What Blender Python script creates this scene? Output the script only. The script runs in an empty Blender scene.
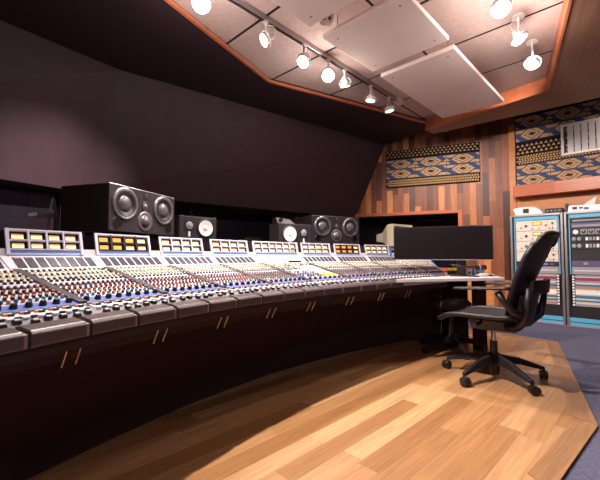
import bpy, bmesh, math, random
from mathutils import Vector, Matrix
random.seed(7)
sc = bpy.context.scene
col = sc.collection
V = Vector
PI = math.pi

# ------------------------------------------------------------------ materials
def lin(c):
    return tuple(((x/255)/12.92 if x/255 <= .04045 else ((x/255+.055)/1.055)**2.4) for x in c) + (1,)

MATS = {}
def mat(name, rgb, rough=.5, metal=0., spec=.5, emit=None, estr=0., noise=0., nscale=30., bump=0., sheen=0., coat=0.):
    if name in MATS: return MATS[name]
    m = bpy.data.materials.new(name); m.use_nodes = True
    nt = m.node_tree; b = nt.nodes['Principled BSDF']
    b.inputs['Base Color'].default_value = lin(rgb)
    b.inputs['Roughness'].default_value = rough
    b.inputs['Metallic'].default_value = metal
    b.inputs['Specular IOR Level'].default_value = spec
    if sheen:
        b.inputs['Sheen Weight'].default_value = sheen
        b.inputs['Sheen Roughness'].default_value = .4
    if coat: b.inputs['Coat Weight'].default_value = coat
    if emit:
        b.inputs['Emission Color'].default_value = lin(emit)
        b.inputs['Emission Strength'].default_value = estr
    if noise or bump:
        tc = nt.nodes.new('ShaderNodeTexCoord')
        n = nt.nodes.new('ShaderNodeTexNoise'); n.inputs['Scale'].default_value = nscale
        n.inputs['Detail'].default_value = 5
        nt.links.new(tc.outputs['Object'], n.inputs['Vector'])
        if noise:
            r = nt.nodes.new('ShaderNodeValToRGB')
            c = lin(rgb)
            r.color_ramp.elements[0].color = tuple(x*(1-noise) for x in c[:3])+(1,)
            r.color_ramp.elements[1].color = tuple(min(1, x*(1+noise)) for x in c[:3])+(1,)
            r.color_ramp.elements[0].position = .3; r.color_ramp.elements[1].position = .7
            nt.links.new(n.outputs['Fac'], r.inputs['Fac'])
            nt.links.new(r.outputs['Color'], b.inputs['Base Color'])
        if bump:
            bp = nt.nodes.new('ShaderNodeBump'); bp.inputs['Strength'].default_value = bump
            bp.inputs['Distance'].default_value = .01
            nt.links.new(n.outputs['Fac'], bp.inputs['Height'])
            nt.links.new(bp.outputs['Normal'], b.inputs['Normal'])
    MATS[name] = m
    return m

def plank_mat(name, along, across, length, width, stops, rough=.4, gap=.012, grain=.25, spec=.4, streak=9.):
    """planks running along one object axis; every plank draws its own tone"""
    m = bpy.data.materials.new(name); m.use_nodes = True
    nt = m.node_tree; N = nt.nodes; L = nt.links; b = N['Principled BSDF']
    b.inputs['Roughness'].default_value = rough; b.inputs['Specular IOR Level'].default_value = spec
    tc = N.new('ShaderNodeTexCoord'); sx = N.new('ShaderNodeSeparateXYZ')
    L.new(tc.outputs['Object'], sx.inputs[0])
    def math_(op, a, bb=None):
        n = N.new('ShaderNodeMath'); n.operation = op
        for i, x in enumerate((a, bb)):
            if x is None: continue
            if isinstance(x, (int, float)): n.inputs[i].default_value = x
            else: L.new(x, n.inputs[i])
        return n.outputs[0]
    A = sx.outputs[along]; C = sx.outputs[across]
    cw = math_('DIVIDE', C, width); row = math_('FLOOR', cw); fr = math_('FRACT', cw)
    wn = N.new('ShaderNodeTexWhiteNoise'); wn.noise_dimensions = '1D'; L.new(row, wn.inputs['W'])
    al = math_('ADD', math_('DIVIDE', A, length), math_('MULTIPLY', wn.outputs['Value'], 7.3))
    cel = math_('FLOOR', al); fa = math_('FRACT', al)
    cb = N.new('ShaderNodeCombineXYZ'); L.new(row, cb.inputs[0]); L.new(cel, cb.inputs[1])
    w2 = N.new('ShaderNodeTexWhiteNoise'); w2.noise_dimensions = '2D'; L.new(cb.outputs[0], w2.inputs['Vector'])
    ramp = N.new('ShaderNodeValToRGB'); ramp.color_ramp.interpolation = 'LINEAR'
    els = ramp.color_ramp.elements
    while len(els) < len(stops): els.new(.5)
    for e, (p, c) in zip(els, stops): e.position = p; e.color = lin(c)
    L.new(w2.outputs['Value'], ramp.inputs['Fac'])
    gc = N.new('ShaderNodeCombineXYZ')
    L.new(math_('MULTIPLY', A, streak*.35), gc.inputs[0]); L.new(math_('MULTIPLY', C, streak*6), gc.inputs[1])
    L.new(math_('MULTIPLY', w2.outputs['Value'], 50), gc.inputs[2])
    ns = N.new('ShaderNodeTexNoise'); ns.inputs['Scale'].default_value = 1.; ns.inputs['Detail'].default_value = 6
    ns.inputs['Distortion'].default_value = .6
    L.new(gc.outputs[0], ns.inputs['Vector'])
    mr = N.new('ShaderNodeMapRange'); mr.inputs[1].default_value = .3; mr.inputs[2].default_value = .7
    mr.inputs[3].default_value = 1-grain; mr.inputs[4].default_value = 1+grain*.6
    L.new(ns.outputs['Fac'], mr.inputs[0])
    g1 = math_('GREATER_THAN', fr, gap); g2 = math_('GREATER_THAN', fa, gap*width/length)
    g = math_('ADD', math_('MULTIPLY', math_('MULTIPLY', g1, g2), .6), .4)
    tot = math_('MULTIPLY', mr.outputs[0], g)
    mx = N.new('ShaderNodeVectorMath'); mx.operation = 'SCALE'
    L.new(ramp.outputs['Color'], mx.inputs[0]); L.new(tot, mx.inputs['Scale'])
    L.new(mx.outputs[0], b.inputs['Base Color'])
    MATS[name] = m
    return m

def glass_mat(name, tint=(225, 225, 235), refl=.10):
    m = bpy.data.materials.new(name); m.use_nodes = True
    nt = m.node_tree; N = nt.nodes; L = nt.links
    N.remove(N['Principled BSDF'])
    t = N.new('ShaderNodeBsdfTransparent'); t.inputs['Color'].default_value = lin(tint)
    g = N.new('ShaderNodeBsdfGlossy'); g.inputs['Roughness'].default_value = .03
    mx = N.new('ShaderNodeMixShader'); mx.inputs[0].default_value = refl
    L.new(t.outputs[0], mx.inputs[1]); L.new(g.outputs[0], mx.inputs[2])
    L.new(mx.outputs[0], N['Material Output'].inputs[0])
    MATS[name] = m
    return m

def mesh_weave(name, rgb, alpha):
    """open elastic weave: some light passes through it from every side"""
    m = bpy.data.materials.new(name); m.use_nodes = True
    b = m.node_tree.nodes['Principled BSDF']
    b.inputs['Base Color'].default_value = lin(rgb); b.inputs['Roughness'].default_value = .5
    b.inputs['Alpha'].default_value = alpha
    MATS[name] = m
    return m

CARPET = mat('carpet', (92, 92, 112), .95, spec=.1, noise=.25, nscale=60, bump=.3)
OAK = plank_mat('oak_planks', 0, 1, 1.05, .105, [(0, (156, 110, 68)), (.35, (174, 126, 82)), (.7, (184, 138, 94)), (1, (204, 160, 114))], rough=.38, grain=.22, gap=.014)
OAKB = plank_mat('oak_border', 0, 1, 1.6, .5, [(0, (142, 100, 64)), (1, (162, 118, 80))], rough=.4, grain=.3, gap=.0)
WALLW = plank_mat('walnut_planks', 2, 0, .7, .095, [(0, (78, 44, 32)), (.3, (120, 68, 46)), (.6, (152, 88, 56)), (.8, (184, 110, 66)), (1, (226, 150, 92))], rough=.45, grain=.3)
BEAMW = plank_mat('redwood_beam', 0, 2, 3., .5, [(0, (178, 90, 58)), (1, (192, 104, 70))], rough=.35, grain=.15, gap=0)
SOFW = plank_mat('soffit_wood', 0, 1, 4., 1.3, [(0, (128, 92, 74)), (1, (138, 100, 80))], rough=.5, grain=.22, gap=.002, streak=5)
TRIMW = mat('cedar_trim', (190, 110, 74), .4, noise=.12, nscale=14)
CABW = plank_mat('cabinet_wood', 0, 2, 2., .4, [(0, (186, 116, 66)), (1, (206, 136, 82))], rough=.4, grain=.2, gap=0)
DARKF = mat('dark_fabric', (66, 47, 53), .62, spec=.35, noise=.10, nscale=7, sheen=.25)
DARKW = mat('dark_wall', (54, 40, 45), .8, spec=.2, noise=.1, nscale=12)
SOFD = mat('dark_soffit', (56, 40, 46), .75, spec=.2, noise=.1, nscale=9)
GREYW = mat('studio_grey_wall', (136, 124, 128), .9, noise=.1, nscale=5)
TILE = mat('ceiling_tile', (200, 176, 168), .9, spec=.1, noise=.07, nscale=26, bump=.5)
GAPM = mat('tile_gap', (18, 12, 14), .9)
CLOUD = mat('cloud_panel', (238, 218, 210), .8, spec=.15, noise=.03, nscale=4)
BLK = mat('black_plastic', (31, 25, 28), .45)
BLKM = mat('black_matte', (52, 39, 43), .8, spec=.2)
PED = mat('pedestal_lifted_black', (66, 50, 57), .8, spec=.15)  # matte black lightened to stand in for ambient light under the console
BLKG = mat('black_gloss', (24, 20, 23), .12)
CHARC = mat('charcoal_plastic', (44, 38, 42), .4)
PAD = mat('armrest_vinyl', (78, 66, 68), .36, spec=.5, noise=.05, nscale=8)
PADT = mat('pad_reflection_tan', (150, 126, 112), .45)  # light brown of the reflection at the pad ends, put into colour
CONW = mat('console_panel', (206, 202, 208), .4, noise=.03, nscale=10)
CONG = mat('console_grey', (122, 118, 126), .4)
CONB = mat('console_blue', (92, 112, 178), .4)
CONLB = mat('console_pale_blue', (176, 192, 226), .4)
CONF = mat('console_frame', (206, 206, 222), .4)
CHAN = mat('channel_divider', (66, 60, 68), .5)
DISP = mat('display_glass', (66, 62, 74), .2)
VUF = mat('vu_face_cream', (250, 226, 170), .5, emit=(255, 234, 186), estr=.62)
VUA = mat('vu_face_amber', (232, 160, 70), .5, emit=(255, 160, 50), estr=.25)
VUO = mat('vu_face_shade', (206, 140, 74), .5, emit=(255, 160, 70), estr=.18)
KCR = mat('knob_cream', (226, 218, 190), .45)
KBK = mat('knob_black', (28, 25, 28), .4)
KRD = mat('knob_red', (190, 108, 96), .45)
KBR = mat('knob_brown', (126, 96, 86), .45)
KBL = mat('knob_blue', (58, 84, 150), .4)
KTE = mat('knob_teal', (70, 150, 160), .4)
KWH = mat('knob_white', (232, 228, 226), .4)
KOR = mat('button_orange', (222, 150, 50), .4)
YEL = mat('yellow_paper', (240, 178, 44), .6)
STEEL = mat('brushed_steel', (182, 178, 180), .3, metal=.85, noise=.05, nscale=20)
CHROME = mat('chrome', (210, 208, 210), .12, metal=1)
BRASS = mat('bracket_metal', (206, 186, 170), .3, metal=.8)
SPK = mat('speaker_baffle', (50, 44, 51), .42, noise=.05, nscale=40)
SPKS = mat('speaker_side', (42, 31, 35), .6)
RING = mat('speaker_ring', (150, 142, 146), .3, metal=.7)
CONE = mat('speaker_cone', (44, 40, 46), .35)
DUST = mat('speaker_dust_cap', (120, 112, 118), .25, metal=.4)
WCONE = mat('white_cone', (240, 236, 234), .6)
CRT = mat('beige_plastic', (226, 212, 184), .5)
CREAM = mat('rack_cream', (216, 204, 192), .45, noise=.03, nscale=12)
RBLUE = mat('rack_blue', (96, 172, 204), .4)
RPURP = mat('rack_purple', (92, 80, 116), .4)
RGREY = mat('rack_grey', (150, 146, 150), .45)
AMBL = mat('amber_display', (230, 190, 90), .4, emit=(255, 205, 110), estr=.7)
LEDB = mat('blue_led', (90, 110, 255), .4, emit=(90, 110, 255), estr=3)
WHITE = mat('white_enamel', (232, 226, 224), .35)
PAPER = mat('paper_white', (236, 232, 230), .7)
BULB = mat('lamp_lens', (255, 250, 240), .4, emit=(255, 240, 225), estr=26)
BULBD = mat('lamp_lens_dim', (255, 250, 240), .4, emit=(255, 236, 215), estr=3)
TAN = mat('tapestry_tan', (196, 158, 110), .9, spec=.1, noise=.12, nscale=90)
TBLUE = mat('tapestry_blue', (70, 80, 112), .9, spec=.1, noise=.15, nscale=90)
TBLK = mat('tapestry_black', (34, 26, 30), .95, spec=.1)
TBRN = mat('tapestry_brown', (104, 66, 42), .95, spec=.1)
GLASS = glass_mat('window_glass', refl=.045)
MESHB = mesh_weave('chair_weave', (34, 30, 35), .96)
CRD = mat('strip_crimson', (150, 46, 70), .5)
CTAN = mat('strip_tan', (176, 130, 84), .5)
CBLU = mat('strip_blue', (52, 112, 150), .5)
CYEL = mat('strip_yellow', (226, 196, 120), .5)
CPNK = mat('strip_pink', (196, 96, 140), .5)
REDC = mat('red_cable', (190, 60, 50), .5)
SCREEN = mat('monitor_screen', (22, 14, 17), .35, spec=.3)
DESK = mat('desk_laminate', (222, 210, 210), .35)

# ------------------------------------------------------------------ mesh builder
class MB:
    def __init__(s, off=(0, 0, 0)):
        s.v = []; s.f = []; s.mi = []; s.sm = []; s.mats = []; s.off = V(off)
    def m(s, mt):
        if mt not in s.mats: s.mats.append(mt)
        return s.mats.index(mt)
    def add(s, verts, faces, mt, smooth=False):
        k = len(s.v); i = s.m(mt)
        s.v += [V(p)-s.off for p in verts]
        for f in faces:
            s.f.append([k+j for j in f]); s.mi.append(i); s.sm.append(smooth)
    def hexa(s, p, mt):
        """8 points: bottom ring 0-3, top ring 4-7"""
        s.add(p, [(3, 2, 1, 0), (4, 5, 6, 7), (0, 1, 5, 4), (1, 2, 6, 5), (2, 3, 7, 6), (3, 0, 4, 7)], mt)
    def box(s, a, b, mt):
        x0, y0, z0 = a; x1, y1, z1 = b
        s.hexa([(x0, y0, z0), (x1, y0, z0), (x1, y1, z0), (x0, y1, z0), (x0, y0, z1), (x1, y0, z1), (x1, y1, z1), (x0, y1, z1)], mt)
    def obox(s, c, ax, ay, az, mt):
        """oriented box, half axes"""
        c, ax, ay, az = V(c), V(ax), V(ay), V(az)
        s.hexa([c-ax-ay-az, c+ax-ay-az, c+ax+ay-az, c-ax+ay-az, c-ax-ay+az, c+ax-ay+az, c+ax+ay+az, c-ax+ay+az], mt)
    def quad(s, a, b, c, d, mt): s.add([a, b, c, d], [(0, 1, 2, 3)], mt)
    def prism(s, poly, z0, z1, mt):
        n = len(poly)
        s.add([(p[0], p[1], z0) for p in poly]+[(p[0], p[1], z1) for p in poly],
              [tuple(reversed(range(n))), tuple(range(n, 2*n))]+[(i, (i+1) % n, n+(i+1) % n, n+i) for i in range(n)], mt)
    def cyl(s, p0, p1, r0, r1=None, mt=None, seg=12, caps=True):
        p0, p1 = V(p0), V(p1); r1 = r0 if r1 is None else r1
        d = (p1-p0).normalized()
        u = d.cross(V((0, 0, 1))) if abs(d.z) < .95 else d.cross(V((1, 0, 0)))
        u.normalize(); w = d.cross(u)
        vs = []
        for (p, r) in ((p0, r0), (p1, r1)):
            for k in range(seg):
                a = 2*PI*k/seg; vs.append(p+u*(r*math.cos(a))+w*(r*math.sin(a)))
        s.add(vs, [(k, (k+1) % seg, seg+(k+1) % seg, seg+k) for k in range(seg)], mt, True)
        if caps:
            s.add(vs[:seg], [tuple(reversed(range(seg)))], mt); s.add(vs[seg:], [tuple(range(seg))], mt)
    def lathe(s, o, d, prof, mt, seg=24, closed=False):
        """profile of (height, radius) turned round axis d through o"""
        o, d = V(o), V(d).normalized()
        u = d.cross(V((0, 0, 1))) if abs(d.z) < .95 else d.cross(V((1, 0, 0)))
        u.normalize(); w = d.cross(u); vs = []
        for (h, r) in prof:
            for k in range(seg):
                a = 2*PI*k/seg; vs.append(o+d*h+u*(r*math.cos(a))+w*(r*math.sin(a)))
        fs = []
        for i in range(len(prof)-1):
            for k in range(seg):
                fs.append((i*seg+k, i*seg+(k+1) % seg, (i+1)*seg+(k+1) % seg, (i+1)*seg+k))
        s.add(vs, fs, mt, True)
    def tube(s, pts, r, mt, seg=8, closed=False):
        pts = [V(p) for p in pts]; n = len(pts); vs = []
        for i, p in enumerate(pts):
            a = pts[(i-1) % n] if closed or i > 0 else pts[i]
            b = pts[(i+1) % n] if closed or i < n-1 else pts[i]
            d = (b-a).normalized()
            u = d.cross(V((0, 0, 1))) if abs(d.z) < .9 else d.cross(V((1, 0, 0)))
            u.normalize(); w = d.cross(u)
            rr = r[i] if isinstance(r, (list, tuple)) else r
            for k in range(seg):
                t = 2*PI*k/seg; vs.append(p+u*(rr*math.cos(t))+w*(rr*math.sin(t)))
        fs = []
        for i in range(n if closed else n-1):
            j = (i+1) % n
            for k in range(seg): fs.append((i*seg+k, i*seg+(k+1) % seg, j*seg+(k+1) % seg, j*seg+k))
        if not closed:
            fs.append(tuple(reversed(range(seg)))); fs.append(tuple(range((n-1)*seg, n*seg)))
        s.add(vs, fs, mt, True)
    def build(s, name, parent=None, bevel=0., bseg=2, fix=True):
        me = bpy.data.meshes.new(name)
        me.from_pydata([tuple(p) for p in s.v], [], s.f)
        for mt in s.mats: me.materials.append(mt)
        me.polygons.foreach_set('material_index', s.mi)
        me.polygons.foreach_set('use_smooth', s.sm)
        if fix:
            bm = bmesh.new(); bm.from_mesh(me)
            bmesh.ops.recalc_face_normals(bm, faces=bm.faces); bm.to_mesh(me); bm.free()
        me.update()
        o = bpy.data.objects.new(name, me); col.objects.link(o)
        if parent: o.parent = parent
        if bevel:
            b = o.modifiers.new('bevel', 'BEVEL'); b.width = bevel; b.segments = bseg; b.limit_method = 'ANGLE'
            b.angle_limit = .6
        return o

def tag(o, label=None, cat=None, group=None, kind=None):
    if label: o['label'] = label
    if cat: o['category'] = cat
    if group: o['group'] = group
    if kind: o['kind'] = kind
    return o

def thing(name, label, cat, loc=(0, 0, 0), rz=0., group=None):
    o = bpy.data.objects.new(name, None); o.empty_display_size = .1; col.objects.link(o)
    o.location = loc; o.rotation_euler = (0, 0, rz)
    return tag(o, label, cat, group)

def struct(name, mb, loc=None, rz=0., bevel=0.):
    o = mb.build(name, bevel=bevel); o['kind'] = 'structure'
    if loc: o.location = loc; o.rotation_euler = (0, 0, rz)
    return o

def copy_obj(o, parent=None):
    c = o.copy(); col.objects.link(c); c.parent = parent
    return c

def copy_tree(o, parent=None):
    c = copy_obj(o, parent)
    for ch in list(o.children): copy_tree(ch, c)
    return c

# ------------------------------------------------------------------ room directions
N = V((.6947, .7193, 0))      # out through the right-hand wall; along the right light row
B = V((.7193, -.6947, 0))     # along the right-hand wall, towards the camera
RB = math.atan2(B.y, B.x)
CORNER = V((3.304, 5.637, 0))
BW = V((-.9207, .3902, 0))    # along the back wall, leftwards
RW = math.atan2(BW.y, BW.x)
def ab(a, b, z=0.): return V((a*N.x+b*B.x, a*N.y+b*B.y, z))

# ------------------------------------------------------------------ camera
cd = bpy.data.cameras.new('camera'); cam = bpy.data.objects.new('camera', cd); col.objects.link(cam)
cam.location = (0, 0, .9); cam.rotation_euler = (PI/2+math.atan(16/360), 0, 0)
cd.sensor_fit = 'HORIZONTAL'; cd.sensor_width = 36; cd.lens = 36*360/600; cd.clip_start = .02
sc.camera = cam

# ------------------------------------------------------------------ room shell
W0, W1, W2 = V((-3.75, 1.9, 0)), V((-2.68, 4.05, 0)), V((.85, 6.678, 0))   # window wall line
REAR_L, REAR_R, RIGHT_E = V((-3.3, -1.6, 0)), V((3.6, -1.6, 0)), V((5.6, 3.42, 0))
room = [W0, W1, W2, CORNER, RIGHT_E, REAR_R, REAR_L]
mb = MB(); mb.prism(list(reversed(room)), -.06, 0, CARPET); struct('floor', mb)

# oak inlay with its border
deck = [(-1.75, -.55), (.30, .905), (.953, 1.40), (1.561, 1.927), (2.672, 3.771), (2.31, 4.202), (1.5, 5.0), (-.3, 4.2), (-2.2, 2.6), (-2.4, 1.2)]
ang = math.radians(45); 
def loc45(p): return V((p[0]*math.cos(-ang)-p[1]*math.sin(-ang), p[0]*math.sin(-ang)+p[1]*math.cos(-ang), 0))
mb = MB(); mb.prism([loc45(p) for p in deck], 0, .012, OAK)
o = mb.build('floor'); o['kind'] = 'structure'; o.rotation_euler = (0, 0, ang)
def border(p, q, w=.10):
    p, q = V((*p, 0)), V((*q, 0)); d = (q-p).normalized(); n = V((-d.y, d.x, 0)); Lg = (q-p).length
    m_ = MB(); m_.prism([(-.0, 0), (Lg, 0), (Lg-.055, w), (.055, w)], .0, .0145, OAKB)
    o = m_.build('trim_1'); o['kind'] = 'structure'; o.location = p; o.rotation_euler = (0, 0, math.atan2(d.y, d.x))
border(deck[2], deck[3]); border(deck[3], deck[4]); border(deck[4], deck[5]); border(deck[1], deck[2]); border(deck[5], deck[6])

H = 3.1
def wall(name, p, q, z0, z1, mt, th=.08, out=1):
    """vertical slab whose inner face runs p -> q; local x runs along it"""
    d = (q-p); Lg = d.length; m_ = MB(); m_.box((0, 0, z0), (Lg, th*out, z1), mt)
    return struct(name, m_, p, math.atan2(d.y, d.x))
# back wall (planks), split round the dark window recess
LB = (CORNER-W2).length
WIN_R, WIN_L, WIN_B, WIN_T = .735, 2.62, .70, 1.615
mb = MB()
for (x0, x1, z0, z1) in ((0, WIN_R, 0, H), (WIN_R, LB, WIN_T, H), (WIN_R, LB, 0, WIN_B)):
    mb.box((x0, -.08, z0), (x1, 0, z1), WALLW)
struct('wall_back', mb, CORNER, RW)
mb = MB()
mb.box((WIN_R-.02, -.5, WIN_B-.1), (LB+.1, -.42, WIN_T+.1), DARKW)
mb.box((WIN_R-.08, -.5, WIN_B-.1), (WIN_R, -.0801, WIN_T+.1), DARKW)
mb.box((WIN_R-.02, -.42, WIN_B-.1), (LB, -.0801, WIN_B), DARKW); mb.box((WIN_R-.02, -.42, WIN_T), (LB, -.0801, WIN_T+.08), DARKW)
mb.box((LB, -.5, WIN_B-.1), (LB+.08, 0, WIN_T+.1), DARKW)
mb.box((1.0, -.419, 1.54), (1.34, -.41, 1.555), BEAMW)  # thin strip standing in for a light reflection in the window
struct('window_2', mb, CORNER, RW)
mb = MB()
mb.box((WIN_R-.01, -.14, WIN_T-.005), (LB, .035, WIN_T+.05), BEAMW)
mb.box((WIN_R-.05, -.14, WIN_B), (WIN_R+.015, .035, WIN_T+.05), BEAMW)
mb.box((WIN_R-.05, -.14, WIN_B-.05), (LB, .035, WIN_B), BEAMW)
struct('trim_2', mb, CORNER, RW, bevel=.004)
mb = MB(); mb.box((WIN_R, -.125, WIN_B), (LB, -.119, WIN_T), GLASS); struct('window_2', mb, CORNER, RW)
# right wall: planks below, recess over the racks coloured lighter orange to look lit
wall('wall_right', CORNER, RIGHT_E, 0, H, WALLW, out=1)
wall('wall_right', RIGHT_E, REAR_R, 0, H, DARKW, out=1)
wall('wall_rear', REAR_R, REAR_L, 0, H, DARKW, out=1)
wall('wall_left', REAR_L, W0, 0, H, DARKW, out=1)
# pale corner board and the heavy beam over the racks
mb = MB(); mb.box((.015, -.05, .0), (.10, 0, 2.95), CABW); struct('trim_3', mb, CORNER, RB)
mb = MB(); mb.box((.10, -.20, 1.79), (3.0, 0, 1.965), BEAMW); struct('trim_4', mb, CORNER, RB, bevel=.006)
mb = MB(); mb.box((.10, -.03, 1.50), (3.0, 0, 1.789), CABW); struct('trim_5', mb, CORNER, RB)  # orange board, its lighter colour standing in for light in the recess

# front wall under the bulkhead: sill wall, window, dark bulkhead
T0, T1, T2 = V((-3.35, 1.88, 2.9)), V((-1.937, 3.79, 2.9)), V((1.53, 6.39, 2.9))
U0, U1, U2 = V((-3.45, 1.80, 1.6)), V((-2.40, 3.885, 1.6)), V((1.02, 6.60, 1.6))
mb = MB()
for a, b_, c, d in ((U0, U1, T1, T0), (U1, U2, T2, T1)): mb.quad(a, b_, c, d, DARKF)
up = V((0, 0, .0))
for a, b_, wa, wb in ((U0, U1, W0, W1), (U1, U2, W1, W2)):
    mb.quad(a, b_, wb+V((0, 0, 1.6)), wa+V((0, 0, 1.6)), DARKW)          # its underside
for a, b_, wa, wb in ((T0, T1, W0, W1), (T1, T2, W1, W2)):
    mb.quad(a, b_, wb+V((0, 0, 2.9)), wa+V((0, 0, 2.9)), DARKW)
    mb.quad(wa+V((0, 0, 1.6)), wb+V((0, 0, 1.6)), wb+V((0, 0, 2.9)), wa+V((0, 0, 2.9)), DARKW)
mb.quad(U0, T0, W0+V((0, 0, 2.9)), W0+V((0, 0, 1.6)), DARKW)
mb.quad(U2, T2, W2+V((0, 0, 2.9)), W2+V((0, 0, 1.6)), DARKW)
struct('wall_front', mb)
wall('wall_front', W0, W1, 0, .95, DARKW, out=1); wall('wall_front', W1, W2, 0, .95, DARKW, out=1)
for p, q in ((W0, W1), (W1, W2)):
    d = q-p; Lg = d.length; m_ = MB()
    m_.box((0, -.02, .95), (Lg, .10, .98), BLKM); m_.box((0, -.02, 1.57), (Lg, .10, 1.6), BLKM)
    k = max(1, round(Lg/1.5))
    for i in range(k+1):
        x = min(max(Lg*i/k, .02), Lg-.02); m_.box((x-.02, -.02, .95), (x+.02, .1, 1.6), BLKM)
    struct('trim_6', m_, p, math.atan2(d.y, d.x))
    m_ = MB(); m_.box((.02, .04, .97), (Lg-.02, .05, 1.58), GLASS); struct('window_1', m_, p, math.atan2(d.y, d.x))
# the dim room beyond the window
O0, O1, O2 = W0+V((-1.9, 1.0, 0)), W1+V((-1.15, 1.45, 0)), W2+V((-.9, 1.5, 0))
mb = MB()
for p, q in ((O0, O1), (O1, O2)):
    mb.quad(p, q, q+V((0, 0, 1.62)), p+V((0, 0, 1.62)), GREYW); mb.quad(p+V((0, 0, 1.62)), q+V((0, 0, 1.62)), q+V((0, 0, 2.4)), p+V((0, 0, 2.4)), DARKW)
mb.quad(O0, W0, W0+V((0, 0, 2.4)), O0+V((0, 0, 2.4)), DARKW); mb.quad(O2, W2, W2+V((0, 0, 2.4)), O2+V((0, 0, 2.4)), DARKW)
struct('wall_studio', mb)
mb = MB(); mb.add([W0, W1, W2, O2, O1, O0], [(0, 1, 2, 3, 4, 5)], CARPET); struct('floor', mb)
mb = MB(); mb.add([p+V((0, 0, 2.4)) for p in (W0, W1, W2, O2, O1, O0)], [(0, 1, 2, 3, 4, 5)], DARKW); struct('ceiling', mb)

# ceiling: dark slab above everything, tile field in the raised opening, soffits round it
mb = MB(); mb.prism(room, H, H+.06, SOFD); struct('ceiling', mb)
hexo = [V((-1.52, 1.83, 0)), V((-.368, 4.057, 0)), V((1.90, 5.35, 0)), V((2.853, 4.044, 0)), V((1.22, 1.2, 0)), V((.6, .1, 0)), V((-1.0, .2, 0))]
def clip(poly, cl):
    out = list(poly); n = len(cl)
    for i in range(n):
        p, q = cl[i], cl[(i+1) % n]; inp = out; out = []
        if not inp: return []
        side = lambda r: (q.x-p.x)*(r.y-p.y)-(q.y-p.y)*(r.x-p.x)
        for j in range(len(inp)):
            a, b_ = inp[j-1], inp[j]; sa, sb = side(a), side(b_)
            if sb <= 1e-7:
                if sa > 1e-7: out.append(a+(b_-a)*(sa/(sa-sb)))
                out.append(b_)
            elif sa <= 1e-7: out.append(a+(b_-a)*(sa/(sa-sb)))
    return out
mb = MB()
mb.prism(list(reversed(hexo)), 2.9525, 3.02, GAPM)
for i in range(-2, 8):
    for j in range(-7, 5):
        a0, a1 = 1.95+(i-2)*.777+.014, 1.95+(i-1)*.777-.014
        b0, b1 = -2.35+(j)*.79+.013, -2.35+(j+1)*.79-.013
        if j > 1: continue
        if j == 1: b1 = 3.5
        pl = clip([ab(a0, b0), ab(a0, b1), ab(a1, b1), ab(a1, b0)], hexo)
        if len(pl) >= 3: mb.prism(pl, 2.95, 2.99, TILE)
struct('ceiling', mb)
# dark soffit to the left and behind, wooden soffit to the right
mb = MB()
L0, L1, L2 = hexo[0], hexo[1], hexo[2]
for q in ([W0, W1, L1, L0], [W1, W2, L2, L1], [W0, L0, hexo[6], REAR_L], [REAR_L, hexo[6], hexo[5], REAR_R]):
    mb.prism(q, 2.9, H-.001, SOFD)
mb.prism([L2, W2, V((1.5, 6.4, 0)), V((2.073, 5.533, 0))], 2.9, H-.001, SOFD)
struct('ceiling', mb)
sof = [hexo[2], V((2.073, 5.533, 0)), V((3.587, 4.253, 0)), V((5.3, 2.62, 0)), V((3.55, -1.55, 0)), hexo[5], hexo[4], hexo[3]]
def locB(p): d = V((p.x, p.y, 0)); return V((d.dot(B), d.dot(N), 0))
mb = MB()
mb.prism([locB(hexo[2]), locB(sof[1]), locB(sof[2]), locB(hexo[3])], 2.8, H-.002, SOFW)
o = mb.build('ceiling'); o['kind'] = 'structure'; o.rotation_euler = (0, 0, RB)
d2 = (hexo[3]-hexo[4]).normalized(); RS = math.atan2(d2.y, d2.x)
def locS(p): return V((p.x*math.cos(-RS)-p.y*math.sin(-RS), p.x*math.sin(-RS)+p.y*math.cos(-RS), 0))
mb = MB(); mb.prism([locS(p) for p in (hexo[3], sof[2], sof[3], sof[4], hexo[5], hexo[4])], 2.8, H-.002, SOFW)
o = mb.build('ceiling'); o['kind'] = 'structure'; o.rotation_euler = (0, 0, RS)
# cedar lip of the opening
mb = MB()
def lip(p, q, z0, z1, w=.03):
    d = (q-p).normalized(); n = V((d.y, -d.x, 0))
    mb.prism([p, q, q+n*w, p+n*w], z0, z1, TRIMW)
lip(L0, L1, 2.89, 2.918); lip(L1, L2, 2.89, 2.918); lip(hexo[6], L0, 2.89, 2.918)
lip(hexo[2], hexo[3], 2.79, 2.949, .02); lip(hexo[3], hexo[4], 2.79, 2.949, .02)
struct('trim_7', mb)

# ------------------------------------------------------------------ mixing console
F = [V((-.776, .911)), V((-.63, 1.24)), V((-.455, 1.555)), V((-.254, 1.853)), V((-.027, 2.133)), V((.218, 2.396)), V((.520, 2.678)), V((.790, 2.915)), V((1.067, 3.131)), V((1.352, 3.34)), V((1.43, 3.47))]
K = [V((-1.449, 1.194)), V((-1.286, 1.56)), V((-1.098, 1.913)), V((-.895, 2.268)), V((-.655, 2.592)), V((-.398, 2.923)), V((-.02, 3.29)), V((.327, 3.561)), V((.680, 3.82)), V((1.045, 4.066)), V((1.50, 4.22))]
NB = 10
PROF = [(.0, .690), (.09, .698), (.10, .694), (.24, .726), (.86, .838), (.965, .900), (1.0, 1.015)]
def zprof(t):
    for (a, za), (b_, zb) in zip(PROF, PROF[1:]):
        if t <= b_: return za+(zb-za)*(t-a)/(b_-a)
    return PROF[-1][1]
def M(i, s, t, z=None, dz=0.):
    f = F[i].lerp(F[i+1], s); k = K[i].lerp(K[i+1], s); p = f.lerp(k, t)
    return V((p.x, p.y, (zprof(t) if z is None else z)+dz))
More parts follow.
